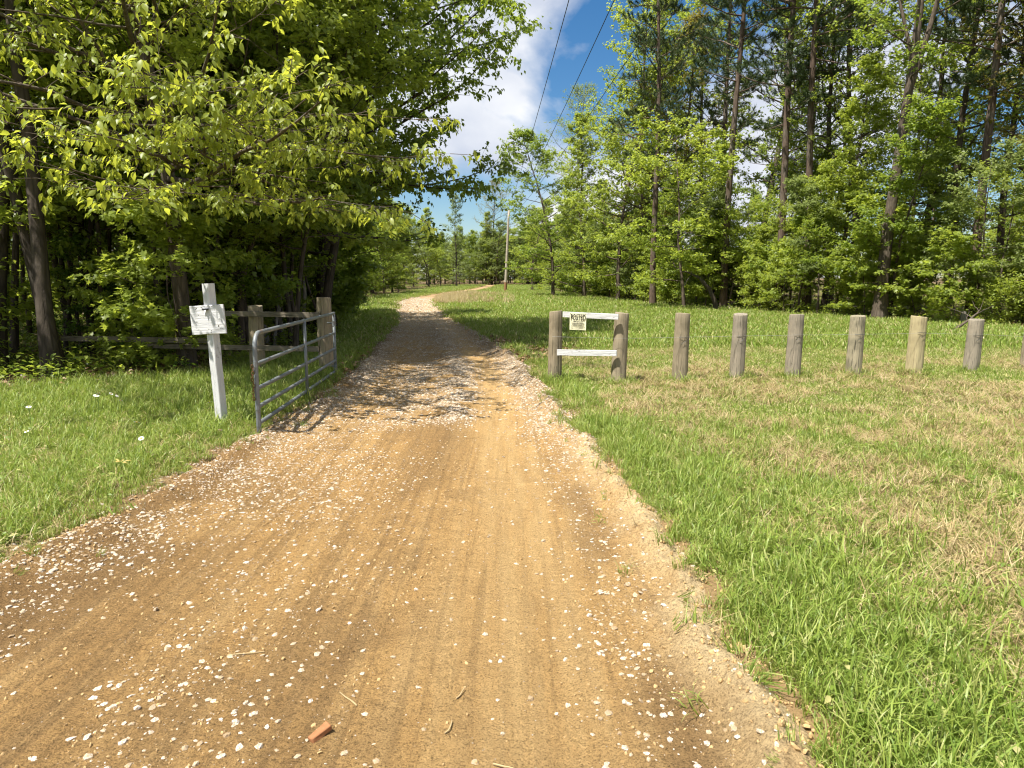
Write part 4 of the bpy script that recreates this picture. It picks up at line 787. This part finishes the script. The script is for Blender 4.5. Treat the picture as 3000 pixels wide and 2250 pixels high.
x = np.concatenate([x, xa, xb]); y = np.concatenate([y, ya, yb]); n = len(x)
scatter('leaf_litter', 'brown dead leaf litter on the wood floor and beside the road', np.stack([x, y, np.maximum(ground_z(x, y), road_z(x, y)) + 0.012 + 0.03 * rng.random(n)], -1), np.stack([rng.normal(0, 0.5, n), rng.normal(0, 0.5, n), rng.uniform(0, 6.28, n)], -1), rng.uniform(0.05, 0.11, n), rng.integers(0, 4, n), DEAD)

# ------------------------------------------------------------------ round posts, sign frame
def gz(x, y): return float(ground_z(np.array(float(x)), np.array(float(y))))
def post_mesh(seed, h, r0, mat, sink=0.25):
    r = np.random.default_rng(seed); k = 36; n = 12; a = np.arange(k) * 2 * np.pi / k; z = np.concatenate([[-sink], np.linspace(0, h - 0.012, n - 2), [h]])
    ph = r.uniform(0, 6.28, 4); V = []; splits = [(r.uniform(-2.8, -0.3), 0.09, r.uniform(0.05, 0.13)) for _ in range(3)]
    for i, zz in enumerate(z):
        lob = 1 + 0.035 * np.cos(2 * a + ph[0]) + 0.02 * np.cos(3 * a + ph[1] + zz) + 0.012 * np.cos(7 * a + ph[2]) + r.normal(0, 0.006, k)
        for sa, sw, sd in splits: lob = lob - sd * np.exp(-((np.angle(np.exp(1j * (a - sa)))) / sw) ** 2)
        rr = r0 * lob * (1.06 - 0.09 * max(zz, 0) / h) * (0.965 if i == len(z) - 1 else 1)
        V.append(np.stack([rr * np.cos(a), rr * np.sin(a), np.full(k, zz) + (0.012 * np.cos(a + ph[3]) if i >= len(z) - 2 else 0)], -1))
    V = np.concatenate(V + [np.array([[0, 0, h + 0.004]])]); n = len(z); i = np.arange(n - 1)[:, None] * k; j = np.arange(k)[None]; j2 = (j + 1) % k
    Q = np.stack([i + j, i + j2, i + k + j2, i + k + j], -1).reshape(-1, 4); T = np.stack([(n - 1) * k + np.arange(k), (n - 1) * k + (np.arange(k) + 1) % k, np.full(k, n * k)], -1)
    me = mk_mesh('post', V, [Q, T], [mat], None, False)
    sm = np.ones(len(me.polygons), bool); sm[-k:] = False; me.polygons.foreach_set('use_smooth', sm); return me
def wire_tie(r0, z, seed):
    r = np.random.default_rng(seed); g = Geo(); a = np.linspace(-2.4, -0.6, 9); g.tube(np.stack([(r0 * 1.05 + 0.004) * np.cos(a), (r0 * 1.05 + 0.004) * np.sin(a), z + 0.0 * a], -1), 0.0025, 4)
    b = np.linspace(-1.0, -2.0, 7); g.tube(np.stack([(r0 * 1.05 + 0.008) * np.cos(b), (r0 * 1.05 + 0.008) * np.sin(b), z - 0.09 * np.linspace(0, 1, 7) ** 0.8], -1), 0.0026, 4)
    return g.mesh('wire_tie', [M_DARKMETAL])
ROW = [(2.63, 11.03, 1.07, 0.112, 0, 'first round post to the right of the posted sign frame', 0.02), (3.60, 11.28, 1.04, 0.115, 1, 'second round post to the right of the posted sign frame', 0.015),
       (4.56, 11.44, 1.02, 0.114, 1, 'third round post to the right of the posted sign frame', 0.02), (5.63, 11.61, 1.00, 0.115, 2, 'round post with dark peeling blotches, fourth in the row', 0.025),
       (6.75, 11.84, 0.96, 0.122, 3, 'yellowish round post, palest in the row', 0.02), (7.90, 12.14, 0.90, 0.122, 1, 'grey round post, last whole one before the right edge', 0.04), (9.16, 12.51, 0.80, 0.12, 0, 'round post cut off by the right edge of the photo', 0.03)]
for i, (x, y, h, r0, m, lb, tl) in enumerate(ROW):
    e = thing('fence_post', lb, 'post', (x, y, gz(x, y) - 0.01), (random.uniform(-0.02, 0.02), tl, random.uniform(0, 0.4)), 'row of round wooden posts across the lawn')
    obj('shaft', post_mesh(400 + i, h, r0, M_POST[m]), e); obj('wire_tie', wire_tie(r0, 0.70 * h / 1.0 if h < 0.95 else 0.70, i), e)
def plank(Lx, hz, ty, mat, seed, n=10):
    r = np.random.default_rng(seed); b = 0.003; a, c = ty / 2, hz / 2
    sec = np.array([[-a + b, -c], [a - b, -c], [a, -c + b], [a, c - b], [a - b, c], [-a + b, c], [-a, c - b], [-a, -c + b]]); g = Geo()
    p = np.stack([np.linspace(-Lx / 2, Lx / 2, n), r.normal(0, 0.0015, n), np.cumsum(r.normal(0, 0.0012, n))], -1)
    g.tube(p, np.ones(n) * 1.0 + r.normal(0, 0.004, n), sect=sec, cap=True); return g.mesh('plank', [mat])
# H-shaped sign frame
fr = thing('sign_frame', 'two stout round posts joined by two white rails beside the drive', 'sign frame', (1.15, 11.0, gz(1.15, 11.0)))
obj('post', post_mesh(450, 1.10, 0.108, M_POST[0]), fr, None, (-0.475, 0.16, 0), (0, 0.012, 0.3)); obj('post', post_mesh(451, 1.09, 0.108, M_POST[0]), fr, None, (0.49, -0.16, 0), (0, 0.075, 1.0))
tw_ = math.atan2(-0.32, 0.965)
obj('rail', plank(0.86, 0.085, 0.038, M_WHITERAIL, 1), fr, None, (0.045, -0.135, 1.045), (0, 0.025, tw_)); obj('rail', plank(0.93, 0.09, 0.038, M_WHITERAIL, 2), fr, None, (-0.005, -0.145, 0.475), (0, -0.022, tw_))
for sx in (-0.36, 0.36):
    for zz in (1.045, 0.475): obj('nail_head', Geo().tube(np.array([[0, -0.003, 0], [0, 0.003, 0]]), 0.005, 6, True).mesh('nail_head', [M_DARKMETAL]), fr, None, (sx, -0.158 - sx * math.sin(tw_) * -1 * -1, zz))
# posted sign
ps = thing('posted_sign', 'yellowed POSTED notice nailed to the top white rail', 'sign', (1.005, 10.845, gz(1.15, 11.0) + 0.955), (R_(2), R_(1), tw_))
g = Geo(); nx = 9; sxs = np.linspace(-0.128, 0.128, nx); szs = np.linspace(-0.128, 0.128, 9); XX, ZZ = np.meshgrid(sxs, szs); YY = 0.004 * np.cos(XX * 18) + 0.006 * sst(0.0, -0.13, ZZ) * np.sin(XX * 30)
Vf = np.stack([XX, YY - 0.0012, ZZ], -1).reshape(-1, 3); Vb = np.stack([XX, YY + 0.0012, ZZ], -1).reshape(-1, 3); i = np.arange(8)[:, None] * nx; j = np.arange(8)[None]; Q = np.stack([i + j, i + j + 1, i + nx + j + 1, i + nx + j], -1).reshape(-1, 4)
g.quads(Vf, Q); g.quads(Vb, Q[:, ::-1]); me = g.mesh('sheet', [M_SIGN], True); obj('sheet', me, ps)
def lettering(txt, size, x, z, sx=1.0, bold=0.0, parent=ps, y=-0.0085):
    cu = bpy.data.curves.new('lettering', 'FONT'); cu.body = txt; cu.size = size; cu.align_x = 'CENTER'; cu.align_y = 'CENTER'; cu.extrude = 0.0006; cu.offset = bold; cu.space_character = 1.05; cu.materials.append(M_INK)
    tmp = bpy.data.objects.new('lettering_source', cu); C.objects.link(tmp); dg = bpy.context.evaluated_depsgraph_get(); me = bpy.data.meshes.new_from_object(tmp.evaluated_get(dg)); bpy.data.objects.remove(tmp); bpy.data.curves.remove(cu)
    return obj('lettering', me, parent, None, (x, y, z), (R_(90), 0, 0), (sx, 1, 1))
lettering('POSTED', 0.132, 0.004, 0.060, 0.47, 0.0016)
lettering('PRIVATE PROPERTY', 0.017, 0, -0.005, 1.0, 0.0005); lettering('HUNTING, FISHING, TRAPPING OR', 0.0145, 0, -0.023, 0.85, 0.0003); lettering('TRESPASSING FOR ANY PURPOSE', 0.0145, 0, -0.038, 0.85, 0.0003)
lettering('IS STRICTLY FORBIDDEN', 0.0145, 0, -0.053, 0.85, 0.0003); lettering('VIOLATORS WILL BE PROSECUTED', 0.0135, 0, -0.068, 0.95, 0.0003); lettering('NAME', 0.009, -0.10, -0.084); lettering('ADDRESS', 0.009, -0.095, -0.100)
for zz, x0 in ((-0.087, -0.082), (-0.103, -0.072)): obj('ruled_line', Geo().box((0, 0, 0), ((0.115 - x0) / 2, 0.0005, 0.0006)).mesh('ruled_line', [M_INK]), ps, None, ((0.115 + x0) / 2, -0.0085, zz))
for x0 in (-0.115, 0.115): obj('nail_head', Geo().tube(np.array([[0, -0.004, 0], [0, 0.002, 0]]), 0.005, 6, True).mesh('nail_head', [M_DARKMETAL]), ps, None, (x0, -0.004, 0.118))
# strand of wire along the row
g = Geo(); px = [0.62, 1.66] + [a[0] for a in ROW] + [10.4]; py = [11.02, 10.70] + [a[1] - a[3] - 0.006 for a in ROW] + [12.7]; pz = [0.70] * 2 + [0.70] * 5 + [0.66, 0.58, 0.55]
P3 = []
for a in range(len(px) - 1):
    for u in np.linspace(0, 1, 7)[:-1]: P3.append((px[a] + (px[a + 1] - px[a]) * u, py[a] + (py[a + 1] - py[a]) * u, pz[a] + (pz[a + 1] - pz[a]) * u - 0.02 * u * (1 - u)))
g.tube(np.array(P3), 0.0019, 5); tag(obj('fence_wire', g.mesh('fence_wire', [M_WIRE])), 'single strand of thin wire strung along the round posts', 'wire')

# ------------------------------------------------------------------ left: white sign post, fence, gate
sp = thing('white_sign_post', 'leaning white square post holding a blank peeling white board', 'sign post', (-3.10, 7.45, gz(-3.1, 7.45)), (R_(1.0), R_(-1.9), R_(-24)))
g = Geo(); n = 14; zz = np.linspace(-0.3, 1.50, n); a = 0.046; b = 0.006; sec = np.array([[-a + b, -a], [a - b, -a], [a, -a + b], [a, a - b], [a - b, a], [-a + b, a], [-a, a - b], [-a, -a + b]])
g.tube(np.stack([rng.normal(0, 0.001, n), rng.normal(0, 0.001, n), zz], -1), 1.0, sect=sec, cap=True); obj('post', g.mesh('post', [M_WHITEPOST]), sp)
bd = obj('board', plank(0.40, 0.30, 0.02, M_WHITEBOARD, 5), sp, None, (0.012, -0.060, 1.13), (0, R_(-2), R_(10)))
g = Geo(); g.box((0, -0.010, 0), (0.034, 0.010, 0.005)); g.box((0, -0.019, -0.003), (0.034, 0.002, 0.008)); obj('clip', g.mesh('clip', [M_DARKMETAL]), bd, None, (0.0, -0.011, 0.108))
obj('paper_scrap', Geo().tris(np.array([[-0.014, -0.02, 0], [0.016, -0.026, 0], [-0.003, -0.03, -0.045], [-0.014, -0.0215, 0], [0.016, -0.0275, 0], [-0.003, -0.0315, -0.045]]), np.array([[0, 1, 2], [5, 4, 3]])).mesh('paper_scrap', [M_TAPE]), bd, None, (0, -0.008, 0.098))
def flake(x, z, w, h, seed):
    r = np.random.default_rng(seed); a = np.arange(7) * 2 * np.pi / 7; q = r.uniform(0.6, 1.1, 7); V = np.stack([w * q * np.cos(a), np.zeros(7), h * q * np.sin(a)], -1); V = np.concatenate([V, [[0, -0.0015, 0]]])
    obj('paint_chip', Geo().tris(V, np.array([[i, (i + 1) % 7, 7] for i in range(7)])).mesh('paint_chip', [M_CHIP]), bd, None, (x, -0.0112, z), (0, r.uniform(-0.6, 0.6), 0))
M_CHIP = plain('bare_wood_chip', (0.13, 0.12, 0.105), 0.9, 0, 0.1, 0.3, 60)
for i, (x, z, ww, hh) in enumerate(((0.125, -0.07, 0.009, 0.014), (0.16, -0.098, 0.006, 0.005), (0.14, -0.10, 0.005, 0.005), (-0.12, -0.10, 0.014, 0.004), (0.0, -0.10, 0.008, 0.003), (0.03, -0.118, 0.009, 0.004), (0.025, -0.135, 0.007, 0.006), (-0.13, -0.02, 0.011, 0.005), (-0.10, 0.052, 0.005, 0.005), (0.15, 0.0, 0.006, 0.003), (-0.05, 0.128, 0.02, 0.003), (0.08, 0.135, 0.03, 0.003), (-0.12, 0.118, 0.02, 0.006))): flake(x, z, ww, hh, i)

fz = gz(-3.6, 11.8)
fn = thing('board_fence', 'old grey plank fence with two stout posts at the edge of the left wood', 'fence', (-3.06, 11.65, fz))
obj('post', post_mesh(470, 1.24, 0.125, M_POST[0]), fn, None, (0, 0, 0), (0, -0.01, 0.2)); obj('post', post_mesh(471, 1.10, 0.12, M_POST[0]), fn, None, (-1.24, 0.28, 0), (0, 0.01, 1.2))
fa = math.atan2(0.25, -1.24) + math.pi
obj('rail', plank(2.45, 0.085, 0.04, M_OLDRAIL, 11), fn, None, (-1.25, 0.105, 0.97), (0, R_(0.4), fa)); obj('rail', plank(3.4, 0.085, 0.04, M_OLDRAIL, 12), fn, None, (-1.75, 0.225, 0.41), (0, 0, fa)); obj('rail', plank(3.0, 0.09, 0.04, M_OLDRAIL, 13), fn, None, (-3.35, 0.46, 0.52), (0, R_(-0.2), fa))
# gate
A = np.array([-2.60, 7.15, 0.0]); B = np.array([-2.83, 11.30, 0.0]); gl = float(np.linalg.norm(B - A)); ga_ = math.atan2((B - A)[1], (B - A)[0])
gt = thing('farm_gate', 'galvanised tube farm gate standing open along the left edge of the drive', 'gate', (A[0], A[1], gz(*A[:2]) - 0.0), (0, 0, ga_))
tr = 0.024
HB = [0.03, 0.19, 0.36, 0.55, 0.80, 1.11]
def arc(c, r, a0, a1, n=7): t = np.linspace(a0, a1, n); return np.stack([c[0] + r * np.cos(t), 0 * t, c[1] + r * np.sin(t)], -1)
rc = 0.15
loop = np.concatenate([[[gl, 0, HB[-1]]], [[gl / 2, 0, HB[-1]]], arc((rc, HB[-1] - rc), rc, math.pi / 2, math.pi), arc((0.1, HB[0] + 0.1), 0.1, math.pi, 1.5 * math.pi), [[gl / 2, 0, HB[0]]], [[gl, 0, HB[0]]]])
obj('outer_tube', Geo().tube(loop, tr, 9).mesh('outer_tube', [M_GALV], True), gt)
for h in HB[1:-1]: obj('bar', Geo().tube(np.array([[0.0, 0, h], [gl / 2, 0, h - 0.004], [gl, 0, h]]), tr * 0.9, 9).mesh('bar', [M_GALV], True), gt)
obj('stile', Geo().tube(np.array([[gl / 2, -0.022, HB[0]], [gl / 2, -0.022, HB[-1]]]), 0.02, 8, True).mesh('stile', [M_GALV], True), gt)
obj('stile', Geo().tube(np.array([[gl, 0, HB[0] - 0.01], [gl, 0, HB[-1] + 0.02]]), tr, 8, True).mesh('stile', [M_GALV], True), gt)
for h in (0.25, 0.95):
    obj('hinge', Geo().tube(np.array([[gl, 0, h], [gl + 0.06, 0.03, h], [gl + 0.20, 0.14, h]]), 0.013, 6, True).tube(np.array([[gl, 0, h - 0.04], [gl, 0, h + 0.04]]), 0.03, 8, True).mesh('hinge', [M_GALV]), gt)
for h in HB[1:-1]: obj('weld_collar', Geo().tube(np.array([[-0.002, 0, h - 0.03], [-0.002, 0, h + 0.03]]), tr + 0.0025, 8, True).mesh('weld_collar', [M_GALV]), gt)
ch = thing('rusty_chain', 'short rusty chain dangling from the near end of the gate', 'chain', (A[0] - 0.01, A[1] - 0.03, gz(*A[:2]) + 0.78))
for i in range(11):
    a = np.linspace(0, 2 * math.pi, 9); lk_ = np.stack([0.011 * np.cos(a), 0 * a, 0.021 * np.sin(a)], -1)
    obj('link', Geo().tube(lk_, 0.0042, 5).mesh('link', [M_RUST]), ch, None, (0.006 * math.sin(i * 1.3) - 0.012, -0.008, -0.033 * i), (0.1, 0.15 * math.sin(i), 1.57 * (i % 2) + 0.4))

# ------------------------------------------------------------------ utility poles and lines
def pole(x, y, h, lean, label, can):
    z = gz(x, y); e = thing('utility_pole', label, 'utility pole', (x, y, z), (0, lean, 0)); n = 10; zz = np.linspace(-0.5, h, n)
    obj('shaft', Geo().tube(np.stack([0 * zz, 0 * zz, zz], -1), 0.175 - 0.065 * zz / h, 12, True).mesh('shaft', [M_POLE], True), e)
    obj('base_stain', Geo().tube(np.array([[0, 0, 0.02], [0, 0, 1.1]]), [0.183, 0.176], 12).mesh('base_stain', [plain('creosote_brown', (0.22, 0.12, 0.06), 0.9, 0, 0.2, 0.3, 8)], True), e)
    obj('insulator', Geo().tube(np.array([[0, 0, h], [0, 0, h + 0.1], [0, 0, h + 0.25]]), [0.05, 0.07, 0.03], 8, True).mesh('insulator', [M_TAPE]), e)
    if can: obj('transformer', Geo().tube(np.array([[0.42, -0.1, h - 2.3], [0.42, -0.1, h - 2.25], [0.42, -0.1, h - 1.3], [0.42, -0.1, h - 1.2]]), [0.2, 0.24, 0.24, 0.15], 12, True).box((0.2, -0.05, h - 1.75), (0.12, 0.03, 0.3)).mesh('transformer', [plain('pale_grey_steel', (0.55, 0.57, 0.57), 0.5)]), e)
    return z + h
t1 = pole(-0.78, 84, 9.4, 0.045, 'nearer and taller bare wooden utility pole rising from the lawn', False)
t2 = pole(-5.1, 168, 9.0, 0.02, 'farther utility pole carrying a pale transformer can', True)
def cable(pa, pb, sag, label):
    u = np.linspace(0, 1, 60)[:, None]; p = np.array(pa) * (1 - u) + np.array(pb) * u; p[:, 2] -= (4 * sag * u * (1 - u))[:, 0]
    o = tag(obj('power_line', Geo().tube(p, 0.0125, 4).mesh('power_line', [M_CABLE])), label, 'power line', 'power lines above the clearing')
cable((-0.35, 84, t1 + 0.2), (2.9, -22, 10.6), 1.0, 'leftmost power line crossing the blue sky'); cable((-0.3, 84, t1 - 0.5), (4.5, -22, 10.2), 1.1, 'second power line from the left crossing the blue sky')
cable((-0.3, 84, t1 - 1.0), (6.3, -22, 10.0), 1.2, 'third power line from the left, passing the pine boughs'); cable((-0.3, 84, t1 - 1.3), (10.3, -22, 11.0), 1.0, 'rightmost power line crossing in front of the brownish tree')
cable((-0.35, 84, t1 + 0.2), (-5.0, 168, t2), 1.4, 'power line running between the two utility poles')

# ------------------------------------------------------------------ small things
M_PETAL = plain('white_petal', (0.80, 0.80, 0.78), 0.6); M_YEL = plain('yellow_disc', (0.6, 0.42, 0.04), 0.7); M_STEM = plain('green_stem', (0.09, 0.16, 0.03), 0.6)
g = Geo(); a = np.arange(14) * 2 * np.pi / 14
for t in a: g.quads(np.array([[0.004 * math.cos(t + 1.57), 0.004 * math.sin(t + 1.57), 0], [0.02 * math.cos(t + 0.18), 0.02 * math.sin(t + 0.18), 0.004], [0.024 * math.cos(t), 0.024 * math.sin(t), 0.002], [0.02 * math.cos(t - 0.18), 0.02 * math.sin(t - 0.18), 0.004]]), [[0, 1, 2, 3]])
F_PET = g.mesh('petals', [M_PETAL]); F_DISC = Geo().tube(np.array([[0, 0, -0.002], [0, 0, 0.005], [0, 0, 0.008]]), [0.008, 0.008, 0.004], 8, True).mesh('disc', [M_YEL])
F_STEM = Geo().tube(np.array([[0, 0, 0], [0.006, 0, 0.11], [0, 0, 0.22]]), 0.0018, 4).mesh('stem', [M_STEM])
for px, py in ((215, 839), (208, 866), (216, 869), (213, 876), (243, 868), (255, 864), (264, 878), (67, 906), (456, 893), (62, 950), (300, 950), (310, 985), (478, 948)):
    x, y = tx(px, py + 26); e = thing('daisy_flower', 'small white flower in the left grass verge', 'flower', (x, y, gz(x, y)), (0, 0, rng.uniform(0, 6)), 'white flowers in the left verge', rng.uniform(0.85, 1.2))
    obj('stem', F_STEM, e); q = (R_(rng.uniform(15, 45)), 0, rng.uniform(-0.6, 0.6)); obj('petals', F_PET, e, None, (0, 0, 0.22), q); obj('disc', F_DISC, e, None, (0, 0, 0.221), q)
n = 7; a = rng.uniform(-0.5, 3.4, n); me = leaf_array('leaf', np.stack([0.02 * np.cos(a), 0.02 * np.sin(a), np.full(n, 0.09)], -1), np.stack([np.cos(a), 0.6 * np.sin(a), rng.uniform(-0.1, 0.4, n)], -1), np.tile([0, -0.3, 1.0], (n, 1)), rng.uniform(0.04, 0.075, n), (LEAF8[0] * np.array([0.5, 1, 1]), LEAF8[1]), plain('yellowed_leaf', (0.34, 0.25, 0.06), 0.6), rng.random(n))
x, y = tx(262, 1035); tag(obj('dry_leaf_sprig', me, None, None, (x, y, gz(x, y))), 'yellowed dry leaf sprig lying in the grass on the left', 'leaf')
def rz_(x, y): return float(road_z(np.array(float(x)), np.array(float(y))))
import bmesh
bm = bmesh.new(); bmesh.ops.create_cube(bm, size=1)
for v in bm.verts: v.co = Vector((v.co.x * 0.085 + random.uniform(-.004, .004), v.co.y * 0.03 + random.uniform(-.004, .004), v.co.z * 0.022 + (0.008 if v.co.x > 0 else 0)))
bmesh.ops.bevel(bm, geom=bm.edges[:], offset=0.003, segments=1, affect='EDGES'); me = bpy.data.meshes.new('brick_shard'); bm.to_mesh(me); bm.free(); me.materials.append(plain('orange_brick', (0.30, 0.135, 0.06), 0.9, 0, 0.2, 0.35, 60))
x, y = tx(690, 1562); tag(obj('brick_shard', me, None, None, (x, y, rz_(x, y) + 0.008), (0.1, -0.15, 0.85)), 'flat orange brick shard lying on the dirt near the camera', 'brick shard')
x, y = tx(995, 1642); o = tag(obj('flat_rock', STONES[6].copy(), None, None, (x, y, rz_(x, y) + 0.006), (0, 0.1, 0.7), (0.034, 0.036, 0.03)), 'smooth pale grey rock pressed in the dirt at the bottom centre', 'rock')
o.data.materials[0] = plain('grey_limestone', (0.50, 0.50, 0.50), 0.8, 0, 0.3, 0.25, 30)
M_TWIG = plain('dry_twig', (0.36, 0.27, 0.14), 0.9, 0, 0.2, 0.3, 40)
for i, (px, py, az, ln) in enumerate(((1065, 1618, -0.35, 0.10), (985, 1480, 0.9, 0.08), (960, 1558, 0.9, 0.08), (490, 1395, 0.7, 0.16), (770, 1500, 2.2, 0.12))):
    x, y = tx(px, py); r = np.random.default_rng(i); c = curve(r, (0, 0, 0), (math.cos(az), math.sin(az), 0), ln, 6, 0.16); c[:, 2] = 0.003 + 0.3 * np.abs(c[:, 2])
    tag(obj('twig', Geo().tube(c, [0.0035, 0.0035, 0.003, 0.003, 0.0025, 0.002], 5, True).mesh('twig', [M_TWIG]), None, None, (x, y, rz_(x, y) + 0.003)), ['curled pale twig beside the flat grey rock', 'short straight twig right of the middle of the dirt road', 'short twig above the flat grey rock', 'long thin twig among the stones on the left half', 'thin bent twig among the white stones, lower middle'][i], 'twig')
# fallen limb and pale stump at the right wood edge
r = np.random.default_rng(77); x, y = tx(2060, 715); g = Geo(); c = curve(r, (0, 0, 0.05), (0.9, 0.5, 0.12), 2.6, 9, 0.08); g.tube(c, np.linspace(0.045, 0.012, 9), 6, True)
for k in range(5): p, d = at(c, 0.3 + 0.14 * k); g.tube(curve(r, p, nrm(d + r.normal(0, 0.7, 3) + [0, 0, 0.5]), 0.8, 5, 0.15), np.linspace(0.016, 0.004, 5), 4)
tag(obj('fallen_branch', g.mesh('fallen_branch', [BARK['brown']], True), None, None, (x, y, gz(x, y))), 'pale dead branch fallen in the grass beyond the last posts', 'branch')
x, y = tx(1530, 668); g = Geo(); c = np.array([[0, 0, -0.1], [-0.12, 0, 0.5], [-0.45, -0.1, 1.1], [-0.95, -0.15, 1.6], [-1.6, -0.2, 1.9]]); g.tube(c, [0.14, 0.12, 0.10, 0.07, 0.03], 7)
for k in range(7): p, d = at(c, 0.35 + 0.09 * k); g.tube(curve(r, p, nrm(d + r.normal(0, 0.8, 3)), 0.9, 6, 0.2), np.linspace(0.02, 0.004, 6), 4)
tag(obj('bent_snag', g.mesh('bent_snag', [BARK['dark']], True), None, None, (x, y - 1.5, gz(x, y))), 'dark bent dead trunk leaning left at the foot of the right wood', 'dead trunk')
x, y = tx(2078, 700); tag(obj('cut_stump', post_mesh(490, 0.45, 0.09, BARK['pale']), None, None, (x, y, gz(x, y)), (0.05, 0.05, 0)), 'short pale stump at the right wood edge behind the last posts', 'stump')

for i in range(9): put((UNDER + EDGE)[i % 5], 'broadleaf_tree', '', 'tree', -6 + 1.7 * i, 176 + 5 * (i % 3), (1.3, 1.4, 1.6, 0.7, 0.75)[i % 5], 1.3 * i, ('spring', 'mid')[i % 2], None, 'far trees beyond the utility poles')
# ------------------------------------------------------------------ one label for one thing
ORD = 'first second third fourth fifth sixth seventh eighth ninth tenth eleventh twelfth thirteenth fourteenth fifteenth sixteenth seventeenth eighteenth nineteenth twentieth'.split()
same = {}
for o in list(C.objects):
    if o.parent is None and o.get('label') and o.get('kind') is None: same.setdefault(o['label'], []).append(o)
for lb, os_ in same.items():
    if 1 < len(os_) <= 20:
        os_.sort(key=lambda o: o.location.x / max(o.location.y, 0.5))
        for i, o in enumerate(os_): o['label'] = '%s, %s' % (lb, ('left one', 'right one')[i] if len(os_) == 2 else ORD[i] + ' from left')
